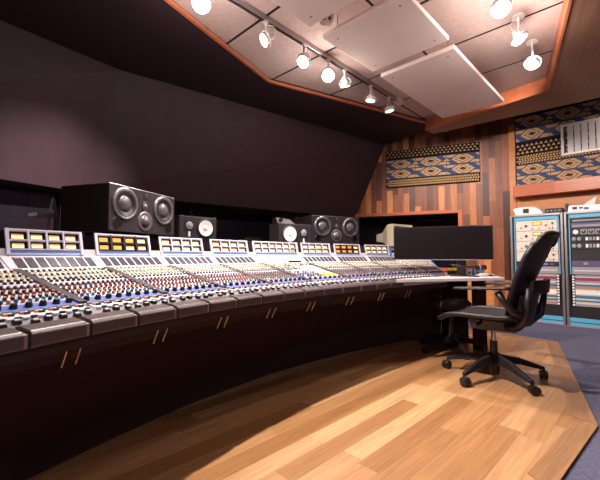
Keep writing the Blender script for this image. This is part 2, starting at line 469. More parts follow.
def frame(i, s, t):
    """unit across, unit up-slope and normal of the panel"""
    ax = (M(i, min(s+.02, 1.2), t)-M(i, s-.02, t)).normalized()
    ay = (M(i, s, t+.01)-M(i, s, t-.01)).normalized()
    n = ax.cross(ay).normalized()
    if n.z < 0: n = -n
    return ax, ay, n
CO = V((-.1, 2.4, 0))
console = thing('mixing_console', 'long curved studio mixing console with rows of knobs and lit meters', 'mixing console', CO)

def strip(mb, i, s0, s1, t0, t1, mt, h=.003, steps=1):
    """thin raised plate lying on the panel profile"""
    for k in range(steps):
        ta, tb = t0+(t1-t0)*k/steps, t0+(t1-t0)*(k+1)/steps
        e = 1e-4
        p = [M(i, s0, ta+e), M(i, s1, ta+e), M(i, s1, tb-e), M(i, s0, tb-e)]
        n = frame(i, (s0+s1)/2, (ta+tb)/2)[2]
        mb.hexa([q-n*.004 for q in p]+[q+n*h for q in p], mt)

bays = []
for i in range(NB):
    mb = MB(CO)
    # body: closed wedge from the armrest line back to the meter housing
    ts = [.015, .10, .24, .86, .965, .975]
    for a, b_ in zip(ts, ts[1:]):
        mt = CONG if b_ <= .24 else CONW
        za, zb = zprof(a), zprof(b_)
        if a == .015: za = zb = .655; mt = BLKM
        lo = .612
        mb.hexa([M(i, 0, a, lo), M(i, 1, a, lo), M(i, 1, b_, lo), M(i, 0, b_, lo), M(i, 0, a, za), M(i, 1, a, za), M(i, 1, b_, zb), M(i, 0, b_, zb)], mt)
    # rear box behind the meters
    mb.hexa([M(i, 0, .97, .612), M(i, 1, .97, .612), M(i, 1, 1.10, .612), M(i, 0, 1.10, .612),
             M(i, 0, .97, .902), M(i, 1, .97, .902), M(i, 1, 1.10, .902), M(i, 0, 1.10, .905)], BLKM)
    centre = (i == 5)
    strip(mb, i, .03, .97, .185, .235, CONW)
    strip(mb, i, .0, .965, .245, .315, CONB)
    strip(mb, i, .05, .965, .56, .585, CONLB)
    if centre:
        strip(mb, i, .06, .62, .36, .55, CONLB); strip(mb, i, .64, .94, .34, .42, YEL, .004); strip(mb, i, .70, .80, .44, .50, YEL, .004)
        strip(mb, i, .55, .95, .60, .72, KWH, .004)
    if i < 9: strip(mb, i, -.04, .04, .245, .85, CHAN, .010)          # dark divider between bays
    o = mb.build('console_bay', console); bays.append(o)

# left end cheek and right end cheek
for (i, s0, s1, mt) in ((0, -.03, 0, CHARC), (NB-1, 1.0, 1.03, CONB)):
    mb = MB(CO)
    for a, b_ in zip([.02, .10, .24, .86, .965], [.10, .24, .86, .965, 1.0]):
        za, zb = zprof(a)+.01, zprof(b_)+.01
        mb.hexa([M(i, s0, a, .6), M(i, s1, a, .6), M(i, s1, b_, .6), M(i, s0, b_, .6), M(i, s0, a, za), M(i, s1, a, za), M(i, s1, b_, zb), M(i, s0, b_, zb)], mt)
    mb.hexa([M(i, s0, 1., .6), M(i, s1, 1., .6), M(i, s1, 1.1, .6), M(i, s0, 1.1, .6), M(i, s0, 1., 1.015), M(i, s1, 1., 1.015), M(i, s1, 1.1, 1.0), M(i, s0, 1.1, 1.0)], mt)
    mb.build('end_cheek', console)

# meter housings, vu meters and display windows
MS0, MS1 = .02, .87
for i in range(NB-1):
    a0, a1 = {4: (0., .88), 5: (.01, .97), 6: (.06, .88)}.get(i, (0., .83))
    mb = MB(CO)
    t0, t1 = .965, 1.0
    def fp(s, q, i=i):            # point on the tilted meter face, q = 0 bottom .. 1 top
        return M(i, s, t0+(t1-t0)*q)
    amber = i in (2, 7)
    fr = CHARC if amber else CONF
    bk = .16
    mb.hexa([M(i, a0, t0, .895), M(i, a1, t0, .895), M(i, a1, t1+bk, .895), M(i, a0, t1+bk, .895), fp(a0, 1)*1, fp(a1, 1), M(i, a1, t1+bk, 1.0), M(i, a0, t1+bk, 1.0)], BLKM)
    n = frame(i, .4, .95)[2]
    def plate(s0, s1, q0, q1, mt, h, mb=mb):
        p = [fp(s0, q0), fp(s1, q0), fp(s1, q1), fp(s0, q1)]
        mb.hexa([x-n*.002 for x in p]+[x+n*h for x in p], mt)
    plate(a0, a1, .02, .10, CONLB, .004); plate(a0, a1, .10, .20, CONB, .005)
    plate(a0, a1, .945, 1.0, CONF, .009); plate(a0, a0+.035, .0, 1., CONF, .010); plate(a1-.035, a1, .0, 1., CONF, .010)
    plate(a0, a1, .20, .235, fr, .008); plate(a0, a1, .565, .60, fr, .008)
    nc = 6 if i == 5 else 4
    cw = (a1-a0-.07)/nc
    for c in range(1, nc):
        s = a0+.035+c*cw; plate(s-.010, s+.010, .2, .95, fr, .008)
    if i == 8: plate(.835, .93, .0, 1., CONB, .002)
    house = mb.build('meter_housing', bays[i])
    for r in range(2):
        for c in range(nc):
            s0, s1 = a0+.035+c*cw+.016, a0+.035+(c+1)*cw-.016
            q0, q1 = (.27, .54) if r == 0 else (.63, .90)
            vm = MB(CO)
            plate(s0, s1, q0, q1, BLKG, .001, vm)
            ds = (s1-s0)
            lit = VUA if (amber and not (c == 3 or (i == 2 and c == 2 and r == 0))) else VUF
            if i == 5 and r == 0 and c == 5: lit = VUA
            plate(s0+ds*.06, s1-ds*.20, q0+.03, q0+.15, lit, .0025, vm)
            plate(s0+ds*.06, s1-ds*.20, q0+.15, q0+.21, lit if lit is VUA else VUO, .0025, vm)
            vm.build('vu_meter', bays[i])
    # slanting panel with eight tall display windows
    if i != 5:
        for c in range(8):
            s0 = .045+c*.112; vm = MB(CO)
            p = [M(i, s0, .878), M(i, s0+.084, .878), M(i, s0+.078, .952), M(i, s0-.006, .952)]
            nn = frame(i, .4, .91)[2]
            vm.hexa([x-nn*.002 for x in p]+[x+nn*.003 for x in p], DISP)
            p2 = [M(i, s0+.006, .944), M(i, s0+.07, .944), M(i, s0+.07, .950), M(i, s0+.006, .950)]
            vm.hexa([x-nn*.002 for x in p2]+[x+nn*.004 for x in p2], KBL if c % 3 else KRD)
            vm.build('display_window', bays[i])
    else:
        vm = MB(CO); nn = frame(i, .5, .91)[2]
        p = [M(i, .62, .872), M(i, .90, .872), M(i, .90, .892), M(i, .62, .892)]
        vm.hexa([x-nn*.002 for x in p]+[x+nn*.004 for x in p], BLKG); vm.build('display_window', bays[i])
    # pale filler panel in the gap between two bays
    mb = MB(CO); nn = frame(i, .9, .91)[2]
    if i == 8: continue
    p = [M(i, .955, .87), M(i, 1.02, .87), M(i, 1.0, .96), M(i, .93, .96)]
    mb.hexa([x-nn*.004 for x in p]+[x+nn*.004 for x in p], CONW); mb.build('filler_panel', bays[i])

# knobs: one mesh per colour, placed by hand on the panels
def knob_mesh(name, r, h, body, cap, seg=10, pointer=True):
    m_ = MB()
    m_.cyl((0, 0, 0), (0, 0, h*.72), r, r*.9, body, seg); m_.cyl((0, 0, h*.72), (0, 0, h), r*.82, r*.74, cap, seg)
    if pointer: m_.box((-r*.1, 0, h*.95), (r*.1, r*.8, h*1.04), KWH)
    o = m_.build(name); me = o.data; bpy.data.objects.remove(o)
    return me
BIG = knob_mesh('level_knob', .0115, .017, KBK, CHARC, 14)
def fader_mesh():
    m_ = MB()
    m_.hexa([(-.010, -.010, 0), (.010, -.010, 0), (.010, .010, 0), (-.010, .010, 0), (-.0085, -.008, .009), (.0085, -.008, .009), (.0085, .008, .009), (-.0085, .008, .009)], KBK)
    m_.box((-.0075, -.0055, .009), (.0075, .0055, .0115), RGREY)
    m_.box((-.0077, -.001, .0115), (.0077, .001, .0120), KWH)
    o = m_.build('fader_cap'); me = o.data; bpy.data.objects.remove(o); return me
FAD = fader_mesh()
def place(me, name, i, s, t, parent):
    ax, ay, n = frame(i, s, t)
    p = M(i, s, t)+n*.0025-CO
    R = Matrix((ax, n.cross(ax), n)).transposed().to_4x4(); R.translation = p
    o = bpy.data.objects.new(name, me); col.objects.link(o); o.parent = parent; o.matrix_local = R
    return o
for i in range(NB):
    if i > 6: rng = []
    for c in range(8):
        s = .075+c*.118
        place(BIG, 'level_knob', i, s, .278, bays[i])
        place(FAD, 'fader_cap', i, s, .118+.03*random.random(), bays[i])

rows = []   # (t, columns, body, cap, radius, height)
for t, body, cap in ((.345, 'mix', 'mix'), (.385, KBK, KRD), (.425, KBK, KRD), (.465, KBK, KBR), (.505, KBK, KRD), (.54, KBK, KBR)):
    rows.append((t, body, cap, .0066, .013))
for t, body, cap in ((.62, KBK, KCR), (.66, KBK, KCR), (.70, KCR, KCR), (.74, KBK, KCR), (.78, KCR, KCR), (.825, KBK, KCR)):
    rows.append((t, body, cap, .0070, .013))
cache = {}
spots = []
for i in range(NB):
    for ri, (t, body, cap, r, h) in enumerate(rows):
        for c in range(16):
            s = .055+c*.0575+(.012 if ri % 2 else 0)
            if i == 5:
                if .5 < s and t > .33 and t < .76: continue
                if t < .56: continue
            bb, cc = body, cap
            if body == 'mix':
                bb = random.choice((KBK, KTE, KBL, KRD)); cc = random.choice((KRD, KTE, KOR, KWH, KRD))
            elif i >= 4 and cap is KRD: cc = KBR
            elif random.random() < .06: cc = random.choice((KBL, KWH, KBK))
            spots.append((M(i, s, t).length, i, s, t, bb, cc, r, h))
spots.sort(key=lambda q: q[0])
for q in spots[:100]:
    _, i, s, t, bb, cc, r, h = q
    key = (bb.name, cc.name, r)
    if key not in cache: cache[key] = knob_mesh('rotary_knob', r, h, bb, cc, 9)
    place(cache[key], 'rotary_knob', i, s, t, bays[i])
mb = MB(CO)
for q in spots[100:]:
    _, i, s, t, bb, cc, r, h = q
    n = frame(i, s, t)[2]; p = M(i, s, t)
    mb.cyl(p, p+n*h*.72, r, r*.9, bb, 7, False); mb.cyl(p+n*h*.70, p+n*h, r*.85, r*.75, cc, 7)
o = mb.build('rotary_knobs', console); o['kind'] = 'stuff'
# small push buttons along the fader strip and centre section
mb = MB(CO)
for i in range(NB):
    for c in range(8):
        s = .075+c*.118
        for (ss, t, mt) in ((s, .212, KOR if c % 2 == 0 else KRD), (s+.03, .205, KBK), (s-.035, .225, CONG), (s+.045, .17, KBK), (s-.02, .165, KWH)):
            ax, ay, n = frame(i, ss, t); p = M(i, ss, t)+n*.003
            mb.obox(p+n*.003, ax*.008, ay*.0035, n*.003, mt)
i = 5
for r in range(9):
    for c in range(20):
        s, t = .07+c*.044, (.62+r*.022)
        if s > .5 and t < .76: continue
        ax, ay, n = frame(i, s, t); p = M(i, s, t)
        mb.obox(p+n*.005, ax*.005, ay*.004, n*.004, random.choice((KWH, KCR, CONG, KBK)))
for r in range(4):
    for c in range(18):
        s, t = .07+c*.05, (.876+r*.021)
        if s > .6 and r < 2: continue
        ax, ay, n = frame(i, s, t); p = M(i, s, t); mb.obox(p+n*.003, ax*.006, ay*.003, n*.003, random.choice((CONG, KCR, KBK, CONLB)))
for r in range(6):
    for c in range(9):
        s, t = .08+c*.058, (.36+r*.032)
        ax, ay, n = frame(i, s, t); p = M(i, s, t)+n*.003; mb.obox(p+n*.003, ax*.007, ay*.004, n*.004, random.choice((KBK, KBK, KWH, KRD, KBL)))
for c in range(7):
    s, t = .6+c*.05, .75
    ax, ay, n = frame(i, s, t); p = M(i, s, t); mb.obox(p+n*.003, ax*.007, ay*.003, n*.003, KRD)
o = mb.build('push_buttons', console); o['kind'] = 'stuff'

# padded armrest segments along the front edge
def fpt(u):     # u in bays
    i = min(int(u), 8); return i, u-i
def pad(u0, u1):
    m_ = MB(CO); n_ = 4
    prof = [(.004, .645), (.0, .650), (.0, .684), (.010, .695), (.062, .703), (.078, .700), (.085, .690), (.085, .645)]
    secs = []
    for k in range(n_+1):
        u = u0+(u1-u0)*k/n_; i, s = fpt(u)
        f = M(i, s, 0, 0); b_ = (M(i, s, 1, 0)-f); b_.normalize()
        secs.append([f+b_*d+V((0, 0, z)) for d, z in prof])
    vs = [p for sct in secs for p in sct]; P_ = len(prof); fs = []
    for k in range(n_):
        for j in range(P_): fs.append((k*P_+j, k*P_+(j+1) % P_, (k+1)*P_+(j+1) % P_, (k+1)*P_+j))
    fs.append(tuple(range(P_))); fs.append(tuple(reversed(range(n_*P_, (n_+1)*P_))))
    m_.add(vs, fs, PAD)
    return m_.build('armrest_pad', console, bevel=.006, bseg=3)
def reflection_strip(u0, u1):  # tan strip between pads, shaped for the reflection at their ends
    m_ = MB(CO); i, s = fpt(u0); j, r = fpt(u1)
    def q(i, s, d, z):
        f = M(i, s, 0, 0); b_ = (M(i, s, 1, 0)-f).normalized(); return f+b_*d+V((0, 0, z))
    m_.hexa([q(i, s, .008, .646), q(j, r, .008, .646), q(j, r, .085, .646), q(i, s, .085, .646), q(i, s, .008, .684), q(j, r, .008, .684), q(j, r, .085, .697), q(i, s, .085, .697)], PADT)
    m_.build('pad_reflection_strip', console)
edges = [.02, .27]+[.27+.5*k for k in range(1, 15)]
edges = [-.0+e for e in edges]
pads = [(.0, .25)]+[(.25+.5*k, .75+.5*k) for k in range(14)]
for (u0, u1) in pads:
    if u0 > 7.1: break
    pad(u0+.018, u1-.030); reflection_strip(u1-.026, u1+.006)

# metal bracket rods under the armrest, a pair to each bay
for i in range(8):
    m_ = MB(CO)
    for s in (.70, .83):
        m_.cyl(M(i, s, .10, .625), M(i, s+.01, .165, .535), .003, None, BRASS, 6)
    m_.box(tuple(M(i, .70, .1, .612)-V((.004, .004, 0))), tuple(M(i, .70, .1, .616)+V((.03, .03, .0))), BLKM)
    m_.build('bracket_rod', console)

# pedestal on the floor
mb = MB(CO)
for i in range(NB):
    e_ = .37 if i == 9 else .70
    mb.hexa([M(i, 0, .70, 0), M(i, 1, e_, 0), M(i, 1, 1.05, 0), M(i, 0, 1.05, 0), M(i, 0, .70, .64), M(i, 1, e_, .64), M(i, 1, 1.05, .64), M(i, 0, 1.05, .64)], PED)
mb.build('pedestal', console)
mb = MB(CO)
for i in range(NB):
    mb.hexa([M(i, 0, .30, .53), M(i, 1, .30, .53), M(i, 1, .70, .50), M(i, 0, .70, .50), M(i, 0, .30, .615), M(i, 1, .30, .615), M(i, 1, .70, .615), M(i, 0, .70, .615)], PED)
mb.build('underside_tray', console)

# ------------------------------------------------------------------ loudspeakers on stands behind the console
def stand(name, label, c, w, d, rz, top):
    t = thing(name, label, 'speaker stand', (c[0], c[1], 0), rz, 'speaker stands')
    m_ = MB(); m_.box((-w/2, -d/2, top-.025), (w/2, d/2, top), BLKM); m_.build('top_plate', t, .004)
    m_ = MB(); m_.box((-.06, -.06, .02), (.06, .06, top-.025), BLKM); m_.build('column', t, .004)
    m_ = MB(); m_.box((-w*.45, -d*.45, 0), (w*.45, d*.45, .02), BLKM); m_.build('base_plate', t, .004)
    return t

def big_speaker(label, fl, rz, z):
    """three-way midfield monitor lying wide; fl = bottom left front corner, local y runs to the back"""
    w, h, d = .645, .302, .40
    t = thing('studio_monitor_speaker', label, 'loudspeaker', (fl[0], fl[1], z), rz, 'three-way monitor speakers')
    m_ = MB(); m_.box((0, .012, 0), (w, d, h), SPKS); m_.build('cabinet', t, .006)
    m_ = MB(); m_.box((0, 0, 0), (w, .012, h), SPK); 
    m_.box((0, -.001, h-.004), (w, .01, h+.001), STEEL)
    m_.build('baffle', t, .003)
    for x in (.132, .513):
        m_ = MB(); o = (x, 0, .185); D = (0, -1, 0)
        m_.lathe(o, D, [(0, .110), (.010, .108), (.012, .094), (.009, .088)], RING, 32)
        m_.lathe(o, D, [(.009, .088), (.011, .082), (.008, .076), (.0015, .054)], CONE, 32)
        m_.lathe(o, D, [(.0015, .054), (.010, .046), (.017, .028), (.020, .0005)], DUST, 32)
        m_.build('woofer', t)
        for k in range(6):
            a = k*PI/3+.3; m_ = MB(); m_.cyl((x+.101*math.cos(a), -.010, .185+.101*math.sin(a)), (x+.101*math.cos(a), -.014, .185+.101*math.sin(a)), .004, None, CHROME, 8); m_.build('screw', t)
    m_ = MB(); o = (.322, 0, .085)
    m_.lathe(o, (0, -1, 0), [(0, .072), (.004, .070), (.001, .055), (.0005, .046)], RING, 28)
    m_.lathe(o, (0, -1, 0), [(.0005, .046), (.012, .036), (.022, .018), (.025, .0005)], DUST, 28); m_.build('midrange_dome', t)
    m_ = MB(); m_.lathe((.322, 0, .19), (0, -1, 0), [(0, .036), (.004, .035), (.001, .024)], CHARC, 24)
    m_.lathe((.322, 0, .19), (0, -1, 0), [(.001, .024), (.002, .014), (.010, .008), (.011, .0005)], DUST, 20); m_.build('tweeter', t)
    m_ = MB(); m_.box((.302, -.003, .243), (.342, 0, .288), CHARC); m_.box((.314, -.005, .262), (.330, -.003, .270), CRD); m_.box((.312, -.005, .276), (.332, -.003, .280), RGREY); m_.build('badge', t)
    for x in (.075, .575):
        m_ = MB(); m_.lathe((x, 0, .055), (0, -1, 0), [(0, .043), (.004, .041), (.001, .036)], CHARC, 24)
        m_.lathe((x, 0, .055), (0, -1, 0), [(.001, .036), (.0005, .0005)], BLKG, 24); m_.build('bass_port', t)
    for x, z_ in ((.02, .02), (.02, .282), (.625, .02), (.625, .282), (.23, .02), (.42, .02)):
        m_ = MB(); m_.cyl((x, 0, z_), (x, -.004, z_), .005, None, CHROME, 8); m_.build('screw', t)
    return t
r1 = math.atan2(.61, .19); big_speaker('large black three-way monitor speaker nearest the left, above the second lit meter bay', (-1.19, 2.23), r1, 1.058)
r2 = math.radians(30); big_speaker('large black three-way monitor speaker farther along, beside the beige computer monitor', (.135, 3.89), r2, 1.043)
def rot(v, a): return V((v[0]*math.cos(a)-v[1]*math.sin(a), v[0]*math.sin(a)+v[1]*math.cos(a), 0))
c = V((-1.19, 2.23, 0))+rot((.3225, .19), r1); stand('speaker_stand', 'black stand carrying the large left monitor speaker', c, .40, .28, r1, 1.058)
c = V((.135, 3.89, 0))+rot((.3225, .19), r2); stand('speaker_stand', 'black stand carrying the large right monitor speaker', c, .40, .28, r2, 1.043)

def small_speaker(label, fl, rz, z, flip):
    w, h, d = .382, .215, .20
    t = thing('bookshelf_speaker', label, 'loudspeaker', (fl[0], fl[1], z), rz, 'white-cone bookshelf speakers')
    X = (lambda x: w-x) if flip else (lambda x: x)
    m_ = MB(); m_.box((0, 0, 0), (w, d, h), SPKS); m_.build('cabinet', t, .004)
    m_ = MB(); m_.box((.006, -.004, .006), (w-.006, 0, h-.006), SPK); m_.build('baffle', t, .002)
    x = X(.262); o = (x, -.004, .112); m_ = MB()
    m_.lathe(o, (0, -1, 0), [(0, .090), (.008, .088), (.008, .080)], CHARC, 32)
    m_.lathe(o, (0, -1, 0), [(.008, .080), (.010, .077), (.008, .073)], BLK, 32)
    m_.lathe(o, (0, -1, 0), [(.008, .074), (.005, .05), (.002, .027)], WCONE, 32)
    m_.lathe(o, (0, -1, 0), [(.002, .027), (.008, .020), (.011, .0005)], WCONE, 24); m_.build('woofer', t)
    m_ = MB(); x = X(.10); m_.box((x-.045, -.008, .085), (x+.045, -.004, .175), CHARC)
    m_.lathe((x, -.008, .13), (0, -1, 0), [(0, .034), (.003, .030), (.001, .022), (.008, .012), (.009, .0005)], RGREY, 20); m_.build('tweeter', t)
    m_ = MB(); m_.box((x-.009, -.007, .03), (x+.009, -.004, .075), PAPER); m_.build('badge', t)
    return t
r3 = math.radians(45); small_speaker('small black speaker with bright white cone, beside the left large monitor speaker', (-1.065, 3.15), r3, 1.045, False)
r4 = math.radians(33); small_speaker('small black speaker with white cone, partly behind the right large monitor speaker', (-.202, 3.45), r4, 1.002, True)
c = V((-1.065, 3.15, 0))+rot((.19, .10), r3); stand('speaker_stand', 'black stand under the left white-cone speaker', c, .26, .18, r3, 1.045)
c = V((-.202, 3.45, 0))+rot((.19, .10), r4); stand('speaker_stand', 'black stand under the right white-cone speaker', c, .26, .18, r4, 1.002)
# small dark gadget lying on the right white-cone speaker
t = thing('black_gadget', 'small tilted black gadget lying on top of the right white-cone speaker', 'gadget', V((-.202, 3.45, 1.2175))+rot((.11, .10), r4), r4)
m_ = MB(); m_.hexa([(-.10, -.06, 0), (.10, -.06, 0), (.10, .06, 0), (-.10, .06, 0), (-.10, -.02, .065), (.06, -.02, .05), (.06, .05, .045), (-.10, .05, .06)], BLK); m_.build('body', t, .006)
m_ = MB(); m_.cyl((-.06, -.045, .04), (-.06, -.058, .036), .018, None, CHARC, 14); m_.build('dial', t)

# beige tube monitor behind the far end of the console
t = thing('tube_monitor', 'old beige tube monitor standing behind the wide black flat screen', 'monitor', (1.165, 4.5, 1.02), math.atan2(.6, .8))
w, h = .40, .285
m_ = MB()
m_.hexa([(0, 0, 0), (w, 0, 0), (w, .09, .01), (0, .09, .01), (0, 0, h), (w, 0, h), (w, .09, h-.004), (0, .09, h-.004)], CRT)
m_.hexa([(0, .09, .01), (w, .09, .01), (w-.09, .25, .06), (.09, .25, .06), (0, .09, h-.004), (w, .09, h-.004), (w-.09, .25, h-.10), (.09, .25, h-.10)], CRT)
m_.hexa([(.09, .25, .06), (w-.09, .25, .06), (w-.10, .36, .07), (.10, .36, .07), (.09, .25, h-.10), (w-.09, .25, h-.10), (w-.10, .36, h-.12), (.10, .36, h-.12)], CRT)
m_.build('housing', t, .006)
m_ = MB(); m_.box((.025, -.006, .03), (w-.03, .0, h-.028), BLKG); m_.build('screen', t, .004)
m_ = MB(); m_.cyl((w/2, .1, -.04), (w/2, .1, .0), .12, .09, CRT, 20); m_.box((.02, .0, -.045), (w-.06, .22, -.03), CRT); m_.build('foot', t, .003)
st = thing('equipment_stand', 'dark stand under the old beige tube monitor', 'stand', V((1.165, 4.5, 0))+rot((.20, .12), math.atan2(.6, .8)), math.atan2(.6, .8))
m_ = MB(); m_.box((-.25, -.18, .94), (.25, .22, .975), BLKM); m_.build('shelf', st)
for x in (-.22, .22):
    for y in (-.15, .19): m_ = MB(); m_.box((x-.02, y-.02, 0), (x+.02, y+.02, .94), BLKM); m_.build('leg', st)

# ------------------------------------------------------------------ side desk with what stands on it
dk = thing('side_desk', 'white-topped side desk at the far right end of the console', 'desk', (1.25, 3.2, 0))
DO = V((1.25, 3.2, 0))
def bq(i, s, d):
    f = M(i, s, 0, 0); return f+(M(i, s, 1, 0)-f).normalized()*d
dp = [V((.765, 2.885, 0)), V((1.765, 3.115, 0)), V((1.88, 3.80, 0)), V((1.53, 3.86, 0)), bq(9, 1.0, -.004)+V((.025, .02, 0)), bq(9, .05, -.006), bq(8, 0, -.006), bq(7, .12, -.006)]
m_ = MB(DO); m_.prism(dp, .688, .716, DESK); m_.build('desk_top', dk, .004)
m_ = MB(DO); m_.prism([(1.466, 3.765), (1.72, 3.71), (1.73, 3.74), (1.476, 3.795)], .015, .688, BLKM); m_.build('modesty_panel', dk)
m_ = MB(DO); m_.prism([(1.645, 3.44), (1.76, 3.42), (1.765, 3.46), (1.65, 3.48)], .015, .688, BLKM); m_.build('leg', dk)

# wide flat monitor
ml, mr = V((.985, 3.78, 0))*.915, V((1.88, 3.50, 0))*.915
rm = math.atan2(mr.y-ml.y, mr.x-ml.x); wm = (mr-ml).length
t = thing('flat_monitor', 'wide black flat-screen monitor with dark screen on the white side desk', 'monitor', (ml.x, ml.y, .716), rm)
zb, zt = .146, .458
m_ = MB(); m_.box((0, .008, zb), (wm, .045, zt), BLK); m_.build('housing', t, .004)
m_ = MB(); m_.box((0, 0, zb), (wm, .010, zt), BLK); m_.box((0, -.0015, zb), (wm, .001, zb+.006), RGREY); m_.build('bezel', t, .002)
m_ = MB(); m_.box((.008, -.001, zb+.012), (wm-.008, .002, zt-.008), SCREEN); m_.build('screen', t)
m_ = MB(); m_.box((wm*.7-.04, .045, .012), (wm*.7+.04, .075, zb+.14), BLK); m_.box((wm*.7-.02, .03, .17), (wm*.7+.02, .05, .24), BLK); m_.build('stand_neck', t, .004)
m_ = MB(); m_.box((wm*.7-.105, -.03, 0), (wm*.7+.105, .13, .012), BLK); m_.build('stand_foot', t, .004)

# small things on the desk
t = thing('tape_box', 'small yellow-topped dark box on the white desk below the flat monitor', 'box', (1.535, 3.58, .716), .0)
m_ = MB(); m_.box((-.060, -.03, 0), (.060, .04, .040), BLKM); m_.build('body', t, .003)
m_ = MB(); m_.box((-.066, -.034, .040), (.066, .044, .064), YEL); m_.build('lid', t, .003)
t = thing('interface_box', 'low blue and grey box on the desk behind the black microphone', 'audio interface', (1.68, 3.55, .716), .0)
m_ = MB(); m_.box((-.11, -.04, 0), (.11, .05, .045), CONB); m_.build('body', t, .004)
m_ = MB(); m_.box((-.105, -.044, .006), (.105, -.04, .039), RGREY); m_.build('front_panel', t)
for k in range(4):
    m_ = MB(); m_.cyl((-.08+k*.04, -.044, .022), (-.08+k*.04, -.056, .022), .009, None, KBK, 10); m_.build('knob', t)
t = thing('desk_microphone', 'small black microphone on a stubby desk stand at the right end of the desk', 'microphone', (1.545, 3.22, .716), .1)
m_ = MB(); m_.cyl((0, 0, 0), (0, 0, .012), .05, .045, BLK, 20); m_.build('base', t)
m_ = MB(); m_.cyl((0, 0, .012), (0, 0, .085), .008, None, BLK, 10); m_.build('post', t)
m_ = MB(); m_.tube([(-.20, 0, .105), (-.1, 0, .09), (.0, 0, .085), (.05, 0, .08)], .010, BLK, 8); m_.build('boom', t)
m_ = MB(); m_.cyl((.03, 0, .08), (.115, 0, .082), .024, .024, BLK, 16); m_.cyl((.05, 0, .0805), (.062, 0, .081), .0252, None, RGREY, 16); m_.build('head', t)
t = thing('paper_stack', 'white papers curled at the right end of the side desk', 'papers', (1.70, 3.30, .716), .2)
m_ = MB()
for k in range(6):
    x = [-.085, -.04, 0, .04, .085]
    ys = .06
    zz = [.004, .014, .026, .016, .003]
    for a in range(4):
        m_.hexa([(x[a], -ys, zz[a]-.003), (x[a+1], -ys, zz[a+1]-.003), (x[a+1], ys, zz[a+1]-.003), (x[a], ys, zz[a]-.003), (x[a], -ys, zz[a]), (x[a+1], -ys, zz[a+1]), (x[a+1], ys, zz[a+1]), (x[a], ys, zz[a])], PAPER)
    break
m_.build('sheet', t)
# ------------------------------------------------------------------ swivel chairs
def star_base(t, R, rise, angles):
    """rise = height of the hub top"""
    m_ = MB(); m_.cyl((0, 0, .03), (0, 0, .10), .030, .040, BLK, 20); m_.cyl((0, 0, .10), (0, 0, rise), .046, .034, BLK, 20); m_.build('hub', t, .004)
    for a in angles:
        d = V((math.cos(a), math.sin(a), 0)); n = V((-d.y, d.x, 0)); m_ = MB()
        sec = [(d*.02, .034, rise-.075, rise-.008), (d*R*.5, .027, .062+(rise-.125)*.75, .115+(rise-.125)*.62), (d*R, .017, .068, .092)]
        for (a0, w0, l0, h0), (a1, w1, l1, h1) in zip(sec, sec[1:]):
            z = V((0, 0, 1))
            m_.hexa([a0-n*w0+z*l0, a1-n*w1+z*l1, a1+n*w1+z*l1, a0+n*w0+z*l0, a0-n*w0*.6+z*h0, a1-n*w1*.6+z*h1, a1+n*w1*.6+z*h1, a0+n*w0*.6+z*h0], BLK)
        m_.build('base_leg', t, .004)
        cs = MB(); c0 = d*R*.99
        cs.cyl(c0+V((0, 0, .05)), c0+V((0, 0, .075)), .009, None, CHARC, 8)
        tr = d*.3+n*.95; tr.normalize(); ax = V((-tr.y, tr.x, 0))
        for sgn in (-1, 1):
            q = c0+ax*(.014*sgn)+tr*.012+V((0, 0, .031))
            cs.cyl(q-ax*.010, q+ax*.010, .031, None, BLK, 18)
        cs.obox(c0+tr*.006+V((0, 0, .045)), ax*.004, tr*.02, V((0, 0, .018)), CHARC)
        cs.build('caster', t)

CH = thing('office_chair', 'black mesh-back office chair with armrests standing on the oak floor', 'chair', (1.42, 2.67, .0125), math.radians(135))
star_base(CH, .34, .185, [math.radians(k*72+2) for k in range(5)])
m_ = MB(); m_.cyl((0, 0, .18), (0, 0, .27), .026, .026, CHARC, 18); m_.cyl((0, 0, .27), (0, 0, .38), .015, None, CHROME, 16); m_.build('gas_lift', CH)
m_ = MB()
m_.hexa([(-.17, -.10, .36), (.12, -.09, .355), (.12, .09, .355), (-.17, .10, .36), (-.20, -.13, .43), (.14, -.12, .43), (.14, .12, .43), (-.20, .13, .43)], BLK)
m_.cyl((.05, -.20, .405), (.05, .20, .405), .012, None, BLK, 10); m_.cyl((.05, .20, .405), (.05, .245, .405), .018, None, CHARC, 10)
m_.build('tilt_mechanism', CH, .01)
def seat_z(x, y):
    z = .462+.010*(abs(y)/.24)**2
    if x > .12: z -= ((x-.12)/.22)**2*.050
    if x < -.12: z += (-.12-x)*.15
    return z
